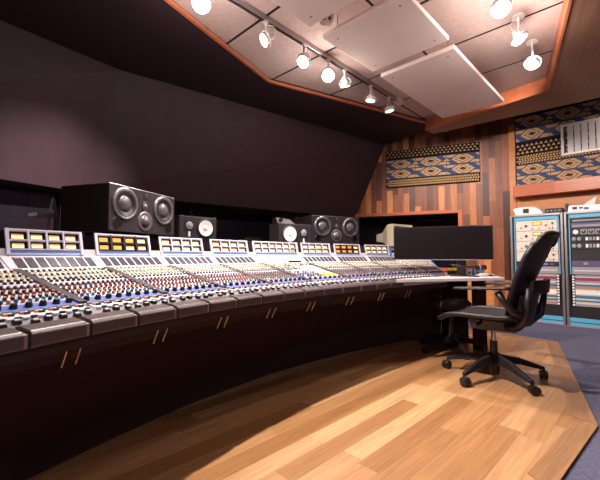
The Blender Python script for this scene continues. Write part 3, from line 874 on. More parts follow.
def grid_shell(fn, nu, nv, th, mt):
    m_ = MB(); P0 = [[fn(u/nu, v/nv) for v in range(nv+1)] for u in range(nu+1)]
    vs = []; idx = {}
    nor = [[None]*(nv+1) for _ in range(nu+1)]
    for u in range(nu+1):
        for v in range(nv+1):
            a = P0[min(u+1, nu)][v]-P0[max(u-1, 0)][v]; b_ = P0[u][min(v+1, nv)]-P0[u][max(v-1, 0)]
            nor[u][v] = a.cross(b_).normalized()
    for L_ in (0, 1):
        for u in range(nu+1):
            for v in range(nv+1):
                idx[L_, u, v] = len(vs); vs.append(P0[u][v]+nor[u][v]*(th/2 if L_ else -th/2))
    fs = []
    for u in range(nu):
        for v in range(nv):
            fs.append((idx[0, u, v], idx[0, u, v+1], idx[0, u+1, v+1], idx[0, u+1, v])); fs.append((idx[1, u, v], idx[1, u+1, v], idx[1, u+1, v+1], idx[1, u, v+1]))
    ring = [(0, v) for v in range(nv)]+[(u, nv) for u in range(nu)]+[(nu, v) for v in range(nv, 0, -1)]+[(u, 0) for u in range(nu, 0, -1)]
    for (a, b_), (c_, d_) in zip(ring, ring[1:]+ring[:1]): fs.append((idx[0, a, b_], idx[1, a, b_], idx[1, c_, d_], idx[0, c_, d_]))
    m_.add(vs, fs, mt, True)
    return m_, [P0[a][b_] for a, b_ in ring]
def seat_fn(u, v):
    x = -.19+.53*u; y = (v-.5)*2
    hw = .245-.03*max(0, u-.6)/.4-.02*max(0, .3-u)/.3
    x2 = x-(.03*abs(y)**3 if u > .9 else 0)
    return V((x2, y*hw, seat_z(x, y*hw)))
m_, ring = grid_shell(seat_fn, 14, 12, .012, MESHB); m_.build('seat', CH)
m_ = MB(); m_.tube(ring, .017, BLK, 8, True)
m_.build('seat_frame', CH)
def back_fn(u, v):
    zz = .50+.535*u; y = (v-.5)*2
    hw = .19+.065*math.sin(min(1, u*1.25)*PI/2)-.045*max(0, u-.72)/.28
    x = -.205-.02*u-.17*u**1.5
    if u > .93: pass
    x += .055*(abs(y)**2)*(1-.3*u)
    return V((x, y*hw, zz-(.03*abs(y)**4 if u > .9 else 0)))
m_, ring = grid_shell(back_fn, 14, 12, .008, MESHB); m_.build('backrest', CH)
m_ = MB(); m_.tube(ring, .019, BLK, 8, True); m_.build('back_frame', CH)
m_ = MB()
for k in range(10):
    y0, y1 = -.2+.04*k, -.2+.04*(k+1)
    def lx(y): return -.315+.045*(y/.2)**2
    m_.hexa([(lx(y0)-.03, y0, .64), (lx(y1)-.03, y1, .64), (lx(y1), y1, .64), (lx(y0), y0, .64), (lx(y0)-.038, y0, .73), (lx(y1)-.038, y1, .73), (lx(y1)-.012, y1, .73), (lx(y0)-.012, y0, .73)], BLK)
m_.build('lumbar_pad', CH, .004)
m_ = MB()
for k in range(8):
    y0, y1 = -.19+.0475*k, -.19+.0475*(k+1)
    def lx2(y): return -.262+.05*(y/.19)**2
    m_.hexa([(lx2(y0)+.02, y0*.7, .405), (lx2(y1)+.02, y1*.7, .405), (lx2(y1)+.05, y1*.7, .41), (lx2(y0)+.05, y0*.7, .41), (lx2(y0)-.03, y0, .63), (lx2(y1)-.03, y1, .63), (lx2(y1)-.008, y1, .63), (lx2(y0)-.008, y0, .63)], BLK)
m_.build('lower_back_shell', CH, .006)
for sg in (1, -1):
    m_ = MB(); m_.tube([(-.12, .10*sg, .40), (-.20, .15*sg, .415), (-.255, .20*sg, .47), (-.27, .225*sg, .56), (-.285, .235*sg, .68)], [.03, .028, .026, .022, .016], BLK, 10)
    m_.build('back_support', CH)
    m_ = MB(); m_.tube([(-.235, .235*sg, .50), (-.205, .30*sg, .53), (-.16, .325*sg, .60), (-.13, .322*sg, .655)], [.022, .022, .020, .022], BLK, 10); m_.build('arm_support', CH)
    m_ = MB(); n_ = 10; secs = []; y = .322*sg
    for k in range(n_+1):
        q_ = k/n_; x = -.20+.35*q_; w_ = .046*(1-.45*abs(2*q_-1)**5); z = .664+.016*(1-q_)-.004*q_**6
        secs += [V((x, y+w_*math.cos(c_)*1.0, z+.012*math.sin(c_))) for c_ in [2*PI*j/12 for j in range(12)]]
    fs = [(k*12+j, k*12+(j+1) % 12, (k+1)*12+(j+1) % 12, (k+1)*12+j) for k in range(n_) for j in range(12)]
    fs += [tuple(range(12)), tuple(reversed(range(n_*12, n_*12+12)))]
    m_.add(secs, fs, CHARC, True); m_.build('armrest', CH)

ST = thing('swivel_stool', 'dark swivel stool on five casters pushed under the side desk', 'stool', (1.42, 3.43, .0125), 0)
star_base(ST, .29, .15, [math.radians(k*72+198) for k in range(5)])
m_ = MB(); m_.cyl((0, 0, .12), (0, 0, .40), .022, None, CHARC, 14); m_.build('gas_lift', ST)
m_ = MB(); m_.lathe((0, 0, .40), (0, 0, 1), [(0, .001), (0, .16), (.02, .185), (.05, .185), (.07, .165), (.078, .001)], BLKM, 28); m_.build('seat', ST)

# ------------------------------------------------------------------ equipment racks
RO = V((3.025, 5.163, 0))
def rackpt(x, y, z=0.): return RO+B*x+N*y+V((0, 0, z))
RWID, RH = .619, 1.475
def rack(label, x0):
    t = thing('equipment_rack', label, 'equipment rack', rackpt(x0, 0), RB, 'tall equipment racks')
    w = RWID; m_ = MB()
    m_.box((.004, .06, .0), (.03, .48, RH), BLKM); m_.box((w-.03, .06, 0), (w-.004, .48, RH), BLKM)
    m_.box((.03, .46, 0), (w-.03, .48, RH), BLKM); m_.box((.004, .0, RH-.02), (w-.004, .48, RH), BLKM)
    m_.build('cabinet', t)
    for x in (.0, w-.028):
        m_ = MB(); m_.box((x, -.02, .0), (x+.028, .06, RH), STEEL); m_.build('post', t, .004)
    m_ = MB(); m_.box((.028, -.012, RH-.026), (w-.028, .02, RH+.003), STEEL); m_.build('top_rail', t, .003)
    m_ = MB(); m_.box((.028, .004, .10), (.046, .05, RH-.026), BLKM); m_.box((w-.046, .004, .10), (w-.028, .05, RH-.026), BLKM)
    m_.box((.046, .008, .66), (.058, .05, RH-.026), RBLUE); m_.box((w-.058, .008, .66), (w-.046, .05, RH-.026), RBLUE); m_.box((.046, .008, 1.395), (w-.046, .05, RH-.026), RBLUE)
    m_.build('inner_trim', t)
    m_ = MB(); m_.box((.028, -.004, .0), (w-.028, .05, .045), RBLUE); m_.box((.028, .006, .045), (w-.028, .05, .056), BLKM); m_.box((.028, -.002, .056), (w-.028, .05, .105), RBLUE); m_.build('plinth', t)
    m_ = MB(); m_.box((.046, .02, .105), (w-.046, .05, .25), BLK); m_.build('blank_panel', t)
    return t
rack('silver-posted equipment rack on the left, filled with cream units', 0)
rack('silver-posted equipment rack cut by the right edge, filled with dark units', RWID+.01)
GRP = 'rack units'
def unit(name, label, cat, x0, z0, z1, mt, build, group=None, depth=.24):
    t = thing(name, label, cat, rackpt(x0+.066, .012, z0+.001), RB, group)
    w, h = RWID-.13, z1-z0-.004
    m_ = MB(); m_.box((.01, .006, .002), (w-.01, depth, h-.002), BLKM); m_.build('chassis', t)
    m_ = MB(); m_.box((0, 0, 0), (w, .006, h), mt); m_.build('face_plate', t, .0015)
    build(t, w, h)
    return t
def knob(t, x, z, r, mt=KBK, l=.02, name='knob'):
    m_ = MB(); m_.cyl((x, 0, z), (x, -l, z), r, r*.85, mt, 14); m_.box((x-r*.1, -l-.001, z), (x+r*.1, -l, z+r*.8), KWH); m_.build(name, t)
def cream(k):
    def f(t, w, h):
        m_ = MB(); m_.box((.205, -.004, h*.52), (.31, 0, h*.86), BLK); m_.box((.213, -.006, h*.57), (.302, -.004, h*.81), AMBL if k < 2 else RGREY); m_.build('display', t)
        knob(t, .125, h*.5, .017); knob(t, .36, h*.52, .015, KRD if k == 0 else KBK); knob(t, .435, h*.68, .013); knob(t, .435, h*.22, .009); knob(t, .065, h*.3, .007); knob(t, .20, h*.22, .007); knob(t, .28, h*.22, .007); knob(t, .40, h*.2, .006)
        for x in (.012, w-.012):
            for z in (h*.2, h*.8): m_ = MB(); m_.cyl((x, 0, z), (x, -.003, z), .005, None, BLK, 8); m_.build('screw', t)
    return f
zs = [1.392, 1.25, 1.108, .966, .825]
names = ['cream rack compressor with amber display, topmost in the left rack', 'cream rack compressor with amber display, second from top in the left rack', 'cream rack compressor, third from top in the left rack behind the chair back', 'cream rack compressor, lowest of the four cream units in the left rack']
for k in range(4): unit('rack_compressor', names[k], 'rack unit', 0, zs[k+1], zs[k], CREAM, cream(k), 'cream rack compressors')
def ledrow(t, w, h):
    for k in range(5): m_ = MB(); m_.box((.03+k*.09, -.003, h*.3), (.075+k*.09, 0, h*.7), RGREY if k % 2 else RPURP); m_.build('button', t)
    m_ = MB(); m_.cyl((.36, 0, h*.5), (.36, -.004, h*.5), .007, None, LEDB, 10); m_.build('indicator_lamp', t)
def slots(t, w, h):
    for k in range(3): m_ = MB(); m_.box((.02, -.003, h*(.15+.28*k)), (w-.02, 0, h*(.30+.28*k)), RGREY if k != 1 else CONW); m_.build('drawer_front', t)
unit('rack_processor', 'thin dark rack unit with small lamps just below the cream units', 'rack unit', 0, .76, .825, BLK, ledrow, GRP)
unit('rack_processor', 'pale grey rack unit above the coloured strips in the left rack', 'rack unit', 0, .665, .76, RGREY, slots, GRP)
STR = [(RGREY, .05), (CREAM, .02), (CRD, .085), (RGREY, .05), (CONW, .05), (RGREY, .05), (CBLU, .06), (CTAN, .085), (KWH, .14), (CYEL, .03), (CBLU, .07), (CONW, .03), (CBLU, .06), (CYEL, .025), (CPNK, .04), (RGREY, .05)]
def patch(label, x0, zlo, zhi, order):
    t = thing('patch_panel', label, 'patch panel', rackpt(x0+.05, .01, zlo), RB, 'striped patch panels')
    w = RWID-.10; h = zhi-zlo; tot = sum(s for _, s in order); z = h
    m_ = MB(); m_.box((.03, .012, 0), (w-.03, .10, h), BLKM); m_.build('chassis', t)
    for mt, s in order:
        dz = h*s/tot; m_ = MB(); m_.box((.045, 0, z-dz+.002), (w-.045, .012, z), mt); m_.build('patch_strip', t, .001); z -= dz
    for x in (.012, w-.040):
        m_ = MB(); m_.box((x, .004, 0), (x+.028, .02, h), BLK)
        for k in range(11): m_.box((x+.002, -.006, h*(k+.15)/11), (x+.026, .004, h*(k+.75)/11), KWH)
        m_.build('toothed_side_rail', t)
    return t
patch('stack of coloured patch strips low in the left rack beside the chair', 0, .255, .66, STR)
STR2 = [(RGREY, .05), (CONW, .03), (CRD, .09), (RGREY, .06), (CONW, .05), (CBLU, .06), (CTAN, .09), (CONW, .03), (KWH, .13), (CYEL, .03), (CBLU, .09), (CONW, .05), (CBLU, .05), (CYEL, .02), (CREAM, .05), (RGREY, .07)]
patch('stack of coloured patch strips low in the right rack', RWID+.01, .255, .655, STR2)
X1 = RWID+.01
def thinrow(t, w, h):
    m_ = MB(); m_.box((.02, -.003, h*.25), (w*.7, 0, h*.6), RGREY); m_.build('label_strip', t)
    for k in range(3): knob(t, w*.76+k*.035, h*.5, h*.22, KBK, .012)
def dials(t, w, h):
    for k in range(5):
        m_ = MB(); m_.box((.10+k*.075, -.004, h*.12), (.165+k*.075, 0, h*.88), RGREY); m_.build('dial_plate', t)
        knob(t, .1325+k*.075, h*.5, h*.27, KBK, .018)
    m_ = MB(); m_.cyl((.05, 0, h*.5), (.05, -.004, h*.5), h*.33, None, KWH, 16); m_.build('meter', t)
def squares(t, w, h):
    for k in range(2): knob(t, .03+k*.055, h*.5, h*.30, RGREY, .012)
    for k in range(9):
        m_ = MB(); m_.box((.15+k*.036, -.003, h*.25), (.175+k*.036, 0, h*.75), RGREY if k % 3 else KWH); m_.build('button', t)
def grille(t, w, h):
    m_ = MB()
    for k in range(7): m_.box((.02, -.002, h*(.08+.13*k)), (w-.02, 0, h*(.14+.13*k)), CHARC)
    m_.build('grille', t)
unit('rack_processor', 'dark rack unit with a pale strip, topmost in the right rack', 'rack unit', X1, 1.335, 1.392, BLK, thinrow, GRP)
unit('rack_processor', 'purple-grey rack unit, second from top in the right rack', 'rack unit', X1, 1.26, 1.333, RPURP, thinrow, GRP)
unit('rack_processor', 'dark rack unit with a row of square dial plates in the right rack', 'rack unit', X1, 1.165, 1.258, BLK, dials, GRP)
unit('rack_processor', 'black rack unit with small square buttons just below the dial plates', 'rack unit', X1, 1.08, 1.163, BLK, squares, GRP)
unit('rack_processor', 'black rack unit with small square buttons just above the dark grille', 'rack unit', X1, .985, 1.078, BLK, squares, GRP)
unit('vent_panel', 'blank dark grille panel in the middle of the right rack', 'rack panel', X1, .845, .983, BLK, grille)
unit('rack_processor', 'purple rack unit with a blue lamp below the dark grille', 'rack unit', X1, .765, .843, RPURP, ledrow, GRP)
unit('rack_processor', 'pale grey rack unit above the coloured strips in the right rack', 'rack unit', X1, .662, .763, RGREY, slots, GRP)

# on top of the racks
t = thing('document_box', 'white sloping box of papers lying on top of the left rack', 'box', rackpt(.03, .05, RH+.003), RB)
m_ = MB(); n_ = 8; w = .36
for k in range(n_):
    xa, xb = w*k/n_, w*(k+1)/n_
    f = lambda x: .105+.03*math.sin(PI*min(1, x/w+.12))-.07*max(0, (x/w-.75)/.25)**2
    o_ = lambda x: -.02 if x < .01 else 0
    m_.hexa([(xa+.03*(1-k/n_), 0, 0), (xb+.03*(1-(k+1)/n_), 0, 0), (xb, .25, 0), (xa, .25, 0), (xa, -.01, f(xa)-.02), (xb, -.01, f(xb)-.02), (xb, .25, f(xb)+.01), (xa, .25, f(xa)+.01)], PAPER)
m_.build('shell', t)
m_ = MB(); m_.box((.125, -.016, .03), (.195, .01, .088), BLK); m_.build('label_window', t)
t = thing('small_mixer', 'low black gadget with small knobs on top of the left rack', 'mixer', rackpt(.405, .10, RH+.003), RB)
m_ = MB(); m_.box((0, 0, 0), (.20, .2, .075), BLK); m_.build('body', t, .006)
for k in range(4): m_ = MB(); m_.cyl((.03+k*.045, 0, .04), (.03+k*.045, -.014, .04), .010, None, RGREY, 12); m_.build('knob', t)
t = thing('label_printer', 'white gadget with a raised flap on top of the right rack', 'printer', rackpt(.665, .04, RH+.003), RB)
m_ = MB(); m_.hexa([(0, 0, 0), (.34, 0, 0), (.34, .22, 0), (0, .22, 0), (.01, .02, .085), (.34, .02, .075), (.34, .22, .10), (.01, .22, .11)], WHITE); m_.build('body', t, .006)
m_ = MB(); m_.hexa([(.14, .10, .08), (.27, .10, .09), (.27, .12, .09), (.14, .12, .08), (.20, .16, .14), (.29, .16, .20), (.29, .175, .20), (.20, .175, .14)], WHITE); m_.build('flap', t, .003)
m_ = MB(); m_.box((.05, .0, .03), (.10, .012, .065), BLK); m_.box((.12, .0, .035), (.16, .012, .06), CRD); m_.box((.17, .0, .02), (.22, .014, .05), KBL); m_.build('button_group', t)
m_ = MB(); m_.box((-.03, .03, 0), (-.005, .2, .12), BLK); m_.build('side_bracket', t)

# low wooden ledge cabinet in the corner by the left rack
cx = CORNER-BW*0+V((0, 0, 0))
t = thing('low_cabinet', 'low wooden cabinet against the plank wall behind the chair', 'cabinet', CORNER+BW*1.02, RW+PI)
m_ = MB(); m_.box((0, -.36, 0), (.74, -.01, .60), CABW); m_.build('carcass', t, .003)
m_ = MB(); m_.box((-.01, -.38, .60), (.75, -.005, .628), CABW); m_.build('top_board', t, .003)
m_ = MB(); m_.box((.02, -.372, .05), (.36, -.36, .57), CABW); m_.build('door', t, .002)
m_ = MB(); m_.box((.38, -.372, .05), (.72, -.36, .57), CABW); m_.build('door', t, .002)
q = CORNER+BW*1.02; 
t = thing('small_box', 'small white box lying on the low wooden cabinet', 'box', q+rot((.33, -.28), RW+PI)+V((0, 0, .628)), RW+PI)
m_ = MB(); m_.box((-.06, -.04, 0), (.06, .04, .03), PAPER); m_.build('body', t, .003)
m_ = MB(); m_.box((-.06, -.041, .018), (.06, .041, .031), WHITE); m_.build('lid', t, .001)

# red cable on the carpet before the racks
m_ = MB(); m_.tube([rackpt(x, -.05+.02*math.sin(x*6)-.02*x, .006) for x in [-.1+.06*k for k in range(22)]], .006, REDC, 6)
o = m_.build('power_cable'); tag(o, 'thin red cable along the carpet before the racks', 'cable')

# ------------------------------------------------------------------ tapestries
def diamond(mb, cx, cz, w, h, y, mt):
    mb.add([(cx-w, y, cz), (cx, y, cz-h), (cx+w, y, cz), (cx, y, cz+h), (cx-w, y+.003, cz), (cx, y+.003, cz-h), (cx+w, y+.003, cz), (cx, y+.003, cz+h)],
           [(0, 1, 2, 3), (7, 6, 5, 4), (0, 4, 5, 1), (1, 5, 6, 2), (2, 6, 7, 3), (3, 7, 4, 0)], mt)
def flat(mb, pts, y, mt):
    n = len(pts); mb.add([(x, y, z) for x, z in pts]+[(x, y+.003, z) for x, z in pts], [tuple(range(n)), tuple(reversed(range(n, 2*n)))]+[(i, n+i, n+(i+1) % n, (i+1) % n) for i in range(n)], mt)
def zone_main(mb, x0, x1, z0, z1, ncol):
    flat(mb, [(x0, z0), (x1, z0), (x1, z1), (x0, z1)], -.0045, TBLUE)
    cw = (x1-x0)/ncol; rh = (z1-z0)/2
    for r in range(2):
        cz = z0+rh*(r+.5)
        for c in range(ncol):
            cx = x0+cw*(c+.5)
            a, b_ = cw*.5, rh*.46
            flat(mb, [(cx-a*.70, cz), (cx-a*.28, cz+b_*.9), (cx+a*.28, cz+b_*.9), (cx+a*.70, cz), (cx+a*.28, cz-b_*.9), (cx-a*.28, cz-b_*.9)], -.0055, TAN)
            for sg in (-1, 1):
                q4 = [(cx+sg*a*.98, cz-sg*b_*.42), (cx+sg*a*.98, cz-sg*b_*.95), (cx+sg*a*.40, cz-sg*b_*.95), (cx+sg*a*.62, cz-sg*b_*.42)]
                flat(mb, q4, -.0058, TAN)
                flat(mb, [(cx+sg*a*.98, cz+sg*b_*.95), (cx+sg*a*.98, cz+sg*b_*.35), (cx+sg*a*.74, cz+sg*b_*.95)], -.0058, TAN)
            diamond(mb, cx, cz, cw*.25, rh*.40, -.0065, TBLUE); diamond(mb, cx, cz, cw*.21, rh*.33, -.0075, TAN)
            flat(mb, [(cx-cw*.125, cz-rh*.02), (cx-cw*.03, cz+rh*.17), (cx+cw*.125, cz+rh*.05), (cx+cw*.03, cz-rh*.15)], -.0085, TBLK)
            flat(mb, [(cx-cw*.09, cz-rh*.03), (cx+cw*.0, cz+rh*.04), (cx+cw*.10, cz+rh*.04), (cx+cw*.02, cz-rh*.10)], -.0095, TBRN)
        for c in range(1, ncol):
            cx = x0+cw*c
            flat(mb, [(cx-cw*.12, cz-rh*.12), (cx, cz+rh*.12), (cx+cw*.12, cz-rh*.12)], -.0075, TAN if r else TBLUE)
def zone_tri(mb, x0, x1, z0, z1, rows_, n):
    flat(mb, [(x0, z0), (x1, z0), (x1, z1), (x0, z1)], -.0045, TBLK)
    rh = (z1-z0)/rows_; cw = (x1-x0)/n
    for r in range(rows_):
        for k in range(n):
            xa = x0+cw*(k+(.5 if r % 2 else 0)); 
            if xa+cw*.8 > x1: continue
            za = z0+rh*r
            flat(mb, [(xa+cw*.1, za+rh*.15), (xa+cw*.8, za+rh*.15), (xa+cw*.45, za+rh*.85)], -.006, TAN)
def zone_dash(mb, x0, x1, z0, z1, rows_, n):
    flat(mb, [(x0, z0), (x1, z0), (x1, z1), (x0, z1)], -.0045, TBLK)
    rh = (z1-z0)/rows_; cw = (x1-x0)/n
    for r in range(rows_):
        for k in range(n):
            xa = x0+cw*k; za = z0+rh*r; sl = cw*.3*(1 if r % 2 else -1)
            if xa+cw*.6+abs(sl) > x1 or xa+min(0, sl) < x0: continue
            flat(mb, [(xa, za+rh*.12), (xa+cw*.62, za+rh*.12), (xa+cw*.62+sl, za+rh*.85), (xa+sl, za+rh*.85)], -.006, TAN)
def tapestry(label, loc, rz, W, Z0, Z1, zones):
    t = thing('tapestry', label, 'wall hanging', loc, rz)
    m_ = MB(); h = Z1-Z0
    m_.box((0, -.004, 0), (W, .03, h), TBLK)
    for kind, a, b_, kw in zones:
        {'main': zone_main, 'tri': zone_tri, 'dash': zone_dash}[kind](m_, .004, W-.004, h*a, h*b_, *kw)
    m_.build('cloth', t)
    m_ = MB(); m_.cyl((-.01, .012, h-.006), (W+.01, .012, h-.006), .008, None, BLKM, 8); m_.build('hanging_rod', t)
    return t
# on the back wall (hangs left of the corner) and the broad one over the racks
p0 = CORNER+BW*1.905
tapestry('blue and tan patterned wall hanging on the wooden plank wall', V((p0.x, p0.y, 2.11))+V((-.3902, -.9207, 0))*.035, RW+PI, 1.495, 2.11, 2.752,
         [('dash', .01, .20, (3, 40)), ('main', .22, .75, (3,)), ('tri', .80, 1.0, (3, 24))])
tapestry('broad blue and tan patterned hanging above the equipment racks', CORNER+B*.11+V((0, 0, 1.968))-N*.036, RB, 2.2, 1.968, 3.06,
         [('main', 0, .30, (5,)), ('dash', .31, .43, (4, 60)), ('tri', .45, .60, (3, 36)), ('main', .63, .98, (5,))])

# white louvred air vent over the broad hanging
t = thing('air_vent', 'white louvred air vent over the broad hanging, cut by the right edge', 'air vent', CORNER+B*.69-N*.075+V((0, 0, 2.335)), RB)
w, h = .80, .445
m_ = MB()
for a, b_ in (((0, 0), (.03, h)), ((w-.03, 0), (w, h)), ((0, 0), (w, .03)), ((0, h-.03), (w, h))):
    m_.box((a[0], -.0, a[1]), (b_[0], .05, b_[1]), WHITE)
o = m_.build('frame', t, .004)
m_ = MB(); m_.box((.02, .04, .02), (w-.02, .055, h-.02), CHARC); m_.build('duct_back', t)
for k in range(9):
    x = .075+k*.08; m_ = MB(); m_.hexa([(x, .002, .03), (x+.066, .018, .03), (x+.066, .024, .03), (x, .008, .03), (x, .002, h-.03), (x+.066, .018, h-.03), (x+.066, .024, h-.03), (x, .008, h-.03)], WHITE); m_.build('louvre', t)
m_ = MB()
for k in range(14): m_.box((.034, .0, .045+k*.026), (.058, .02, .058+k*.026), BLK)
m_.build('damper_teeth', t)
o = t; o.rotation_euler = (-.0, 0, RB)

# ------------------------------------------------------------------ ceiling panels, track and spotlights
def cloud(label, a0, a1, b0, b1):
    t = thing('acoustic_panel', label, 'ceiling panel', ab((a0+a1)/2, (b0+b1)/2, 2.74), RB, 'hanging acoustic panels')
    w, d = (b1-b0)/2, (a1-a0)/2
    m_ = MB(); m_.box((-w, -d, 0), (w, d, .04), CLOUD); m_.build('board', t, .005)
    for x in (-w+.09, w-.09):
        for y in (-d+.09, d-.09):
            m_ = MB(); m_.cyl((x, y, .04), (x, y, .21), .004, None, STEEL, 6); m_.cyl((x, y, -.004), (x, y, .0), .009, None, RGREY, 10); m_.build('hanger', t)
cloud('pale hanging ceiling panel cut by the top edge of the photo', 1.38, 2.085, -1.90, -1.12)
cloud('pale square hanging ceiling panel between two others', 2.27, 3.04, -1.925, -1.165)
cloud('pale long hanging ceiling panel nearest the wooden soffit', 3.19, 4.74, -1.925, -1.18)
t = thing('ceiling_fixture', 'small round beige fixture on the ceiling between hanging panels', 'ceiling fixture', ab(2.165, -1.80, 2.949), 0)
m_ = MB(); m_.cyl((0, 0, -.10), (0, 0, 0), .06, .065, CREAM, 24); m_.build('mount', t)
m_ = MB(); m_.lathe((0, 0, -.10), (0, 0, -1), [(0, .062), (.05, .058), (.09, .042), (.105, .0005)], CREAM, 24); m_.build('dome', t)
for x in (-.02, .025): m_ = MB(); m_.cyl((x, -.035, -.17), (x, -.058, -.18), .012, None, BLK, 10); m_.build('sensor_eye', t)

TZ = 2.90
tr = thing('lighting_track', 'long white and black lighting track running along the ceiling tiles', 'lighting track', ab(2.4, -2.285, 0), RB)
m_ = MB(); m_.box((-.014, -2.3, TZ), (.014, 1.82, 2.949), STEEL); m_.build('rail', tr, .002)
m_ = MB(); m_.box((-.006, -2.3, TZ-.0015), (.006, 1.80, TZ+.004), BLK); m_.build('slot', tr)
m_ = MB(); m_.box((-.04, 1.74, TZ-.012), (.04, 1.88, TZ+.049), WHITE); m_.build('end_feed', tr, .003)

def head(label, a, b, aim, zmount, zl=.155, lit=BULB, ring=True, side=V((0, 0, 0)), group='track spotlights', plate_r=.026):
    """spotlight: adapter, yoke, gimbal ring, lamp with lens"""
    p = ab(a, b, zmount)
    t = thing('track_spotlight', label, 'spotlight', p, 0, group)
    m_ = MB(); m_.cyl((0, 0, -.012), (0, 0, -.001), plate_r, None, WHITE, 18); m_.cyl((0, 0, -.05), (0, 0, -.012), .011, None, WHITE, 10); m_.build('adapter', t)
    c_ = V((0, 0, -zl))+side; d = V(aim).normalized()
    x = d.cross(V((0, 0, 1)));
    if x.length < .05: x = V((1, 0, 0))
    x.normalize(); upv = x.cross(d)
    m_ = MB(); R = .068
    pts = [V((0, 0, -.05))+(c_-V((0, 0, -.05)))*0]
    arc = [c_+x*(R*math.sin(k*PI/8))*1+V((0, 0, 1))*(R*math.cos(k*PI/8)) for k in range(-4, 5)]
    m_.tube(arc, .0065, WHITE, 6); m_.tube([V((0, 0, -.045)), c_+V((0, 0, R))], .009, WHITE, 8); m_.build('yoke', t)
    if ring:
        m_ = MB(); rg = [c_+x*(R*.96*math.cos(k*PI/12))+upv*(R*.96*math.sin(k*PI/12)) for k in range(24)]
        m_.tube(rg, .0065, WHITE, 6, True); m_.build('gimbal_ring', t)
    m_ = MB(); m_.lathe(c_, d, [(-.075, .0005), (-.075, .022), (-.045, .026), (.0, .048), (.022, .056), (.026, .056)], WHITE, 20); m_.build('lamp_housing', t)
    m_ = MB(); m_.lathe(c_, d, [(.026, .056), (.030, .045), (.034, .0005)], lit, 20); m_.build('lens', t)
    m_ = MB(); m_.tube([c_-d*.07, c_-d*.11+V((0, 0, .03)), c_-d*.08+V((0, 0, .09)), V((0, 0, -.03))], .0035, WHITE, 6); m_.build('cable', t)
    return p+c_, d
cb = -2.285
FLOOR = []
down = V((.15, -.25, -1))
cam_d = lambda a: (V((0, 0, .9))-ab(a, cb, 2.75)).normalized()
L1 = head('bright track spotlight nearest the top edge beside the cedar lip', 1.33, cb, cam_d(1.4)+V((0, 0, -.1)), TZ)
L2 = head('track spotlight second along the track, tilted to the left', 1.95, cb, V((-.75, -.35, -.55)), TZ, lit=BULBD)
L3 = head('lit track spotlight third along the track, glowing downwards', 2.42, cb, V((-.35, -.55, -.75)), TZ)
L4 = head('glaring track spotlight fourth along the track, facing the room', 2.78, cb, cam_d(2.78)+V((0, 0, -.1)), TZ)
L5 = head('track spotlight with a round ring turned away, fifth along the track', 3.06, cb, V((.15, .3, -.95)), TZ, lit=BULBD)
L6 = head('track spotlight sixth along the track, lens edge glowing downwards', 3.56, cb, V((-.15, .05, -1)), TZ, lit=BULBD)
L7 = head('track spotlight seventh along the track by its far end', 3.98, cb, V((.2, .05, -1)), TZ, lit=BULBD)
# right-hand row, each on its own ceiling plate
def plate(a, b):
    pass
rb = -.735
cam_r = lambda a: (V((0, 0, .9))-ab(a, rb, 2.75)).normalized()
R1 = head('glaring spotlight at the top edge in the right-hand row', 2.93, rb, cam_r(2.93)+V((.2, 0, -.2)), 2.95, .19, plate_r=.05)
R2 = head('bright spotlight second in the right-hand row below the glaring one', 3.45, rb, V((.45, -.25, -.75)), 2.95, .19, plate_r=.05)
R3 = head('unlit spotlight with a big ring last in the right-hand row', 3.96, rb, V((.5, .8, -.15)), 2.95, .21, lit=RGREY, plate_r=.05)
# added short track with two unseen heads, lighting floor and console
added_track = thing('lighting_track', 'added short lighting track overhead, unseen', 'lighting track', ab(.75, -1.62, 0), RB)
m_ = MB(); m_.box((-.018, -.8, TZ), (.018, .5, 2.949), WHITE); m_.build('rail', added_track, .002)
E1 = head('added spotlight on the unseen middle track above the console front edge', 1.18, -1.62, V((.3, .3, -1)), TZ)
E2 = head('added spotlight on the unseen middle track above the near end of the console', .3, -1.62, V((.2, .3, -1)), TZ)

def spot(p, d, power, size=110, blend=.6, rad=.05, colr=(1, .88, .81)):
    l = bpy.data.lights.new('spot', 'SPOT'); l.energy = power; l.spot_size = math.radians(size); l.spot_blend = blend; l.shadow_soft_size = rad; l.color = colr
    o = bpy.data.objects.new('spot_light', l); col.objects.link(o); o.location = p+d*.05
    o.rotation_euler = d.to_track_quat('-Z', 'Y').to_euler()
    return o
def aim(p, q): return (V(q)-p).normalized()
WARM = (1, .87, .76)
spot(L1[0], aim(L1[0], (-.6, 1.7, .7)), 70, 120)
spot(L3[0], aim(L3[0], (-.35, 2.5, .7)), 70, 110)
spot(L4[0], aim(L4[0], (.1, 2.6, .7)), 80, 120)
spot(L6[0], aim(L6[0], (.6, 3.3, .7)), 60, 110)
spot(L7[0], aim(L7[0], (2.5, 5.9, 1.35)), 210, 85, 1.)
spot(L2[0], aim(L2[0], (-2.46, 3.45, 1.25)), 640, 50, 1., .05, (1, .82, .84))
spot(E1[0], aim(E1[0], (.9, 2.2, 0)), 430, 120, .6, .03)
spot(E2[0], aim(E2[0], (-.9, 1.2, .7)), 25, 90)
spot(R1[0], aim(R1[0], (-.7, 2.9, 1.0)), 80, 55, .9)
spot(R1[0], aim(R1[0], (2.2, 2.2, 0)), 110, 85, .9)
spot(R2[0], aim(R2[0], (3.3, 5.2, 1.1)), 420, 100, .9)
spot(R2[0], aim(R2[0], (2.4, 2.9, 0)), 60, 90, .8)
for p, e in ((L1[0], 16), (L4[0], 14), (R1[0], 18), (R2[0], 12)):
    l = bpy.data.lights.new('bulb', 'POINT'); l.energy = e; l.shadow_soft_size = .06; l.color = (1, .88, .82)
    o = bpy.data.objects.new('bulb_light', l); col.objects.link(o); o.location = p+V((0, 0, -.10))
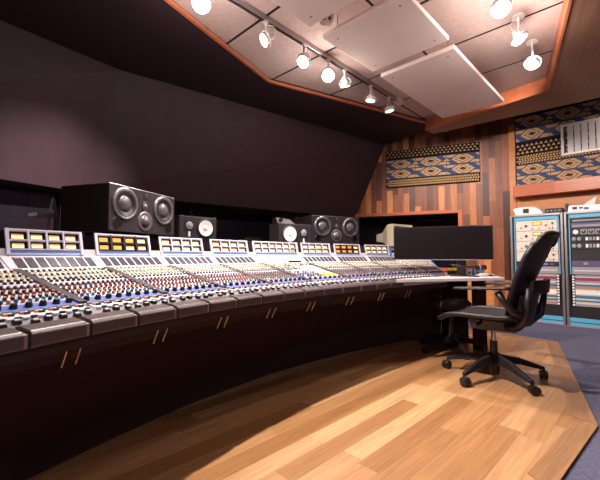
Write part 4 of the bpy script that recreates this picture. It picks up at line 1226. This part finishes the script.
# added lamp behind the camera, a soft fill that lifts dark fronts
t = thing('rear_fill_lamp', 'added round fill lamp on the ceiling at the rear of the room, unseen', 'ceiling lamp', (.3, -.95, 2.9), 0)
m_ = MB(); m_.cyl((0, 0, -.05), (0, 0, -.001), .2, .2, WHITE, 28); m_.build('body', t)
m_ = MB(); m_.lathe((0, 0, -.05), (0, 0, -1), [(0, .19), (.03, .15), (.045, .0005)], BULBD, 28); m_.build('diffuser', t)
l = bpy.data.lights.new('rear', 'POINT'); l.energy = 50; l.shadow_soft_size = .2; l.color = (1, .86, .9)
o = bpy.data.objects.new('rear_fill_light', l); col.objects.link(o); o.location = (.3, -.95, 2.6)

# the dim studio beyond the window: a stand, a shelf and an added bare fill light
q = V((-2.94, 4.2, 0))
t = thing('music_stand', 'slim pale stand seen through the window glass at the left', 'stand', q, math.radians(60))
m_ = MB(); m_.cyl((0, 0, .02), (0, 0, 1.37), .012, None, STEEL, 10); m_.build('pole', t)
m_ = MB(); m_.cyl((0, 0, 1.37), (.04, 0, 1.58), .010, .014, STEEL, 10); m_.build('neck', t)
m_ = MB(); m_.box((-.17, -.10, 1.35), (.17, .10, 1.39), CREAM); m_.build('tray', t)
m_ = MB(); m_.cyl((0, 0, 0), (0, 0, .02), .16, .15, BLK, 20); m_.build('base', t)
l = bpy.data.lights.new('studio', 'POINT'); l.energy = 30; l.shadow_soft_size = .1; l.color = (1, .88, .9)
o = bpy.data.objects.new('studio_fill_light', l); col.objects.link(o); o.location = (-3.15, 3.9, 2.15)

# ------------------------------------------------------------------ world and colour
w = bpy.data.worlds.new('world'); sc.world = w; w.use_nodes = True
w.node_tree.nodes['Background'].inputs[0].default_value = (.02, .014, .018, 1)
vs = sc.view_settings
vs.view_transform = 'Standard'; vs.look = 'None'; vs.gamma = 1; vs.use_curve_mapping = False; vs.exposure = 0
sc.cycles.max_bounces = 8; sc.cycles.diffuse_bounces = 5
sc.cycles.use_denoising = True
sc.cycles.sample_clamp_indirect = 6
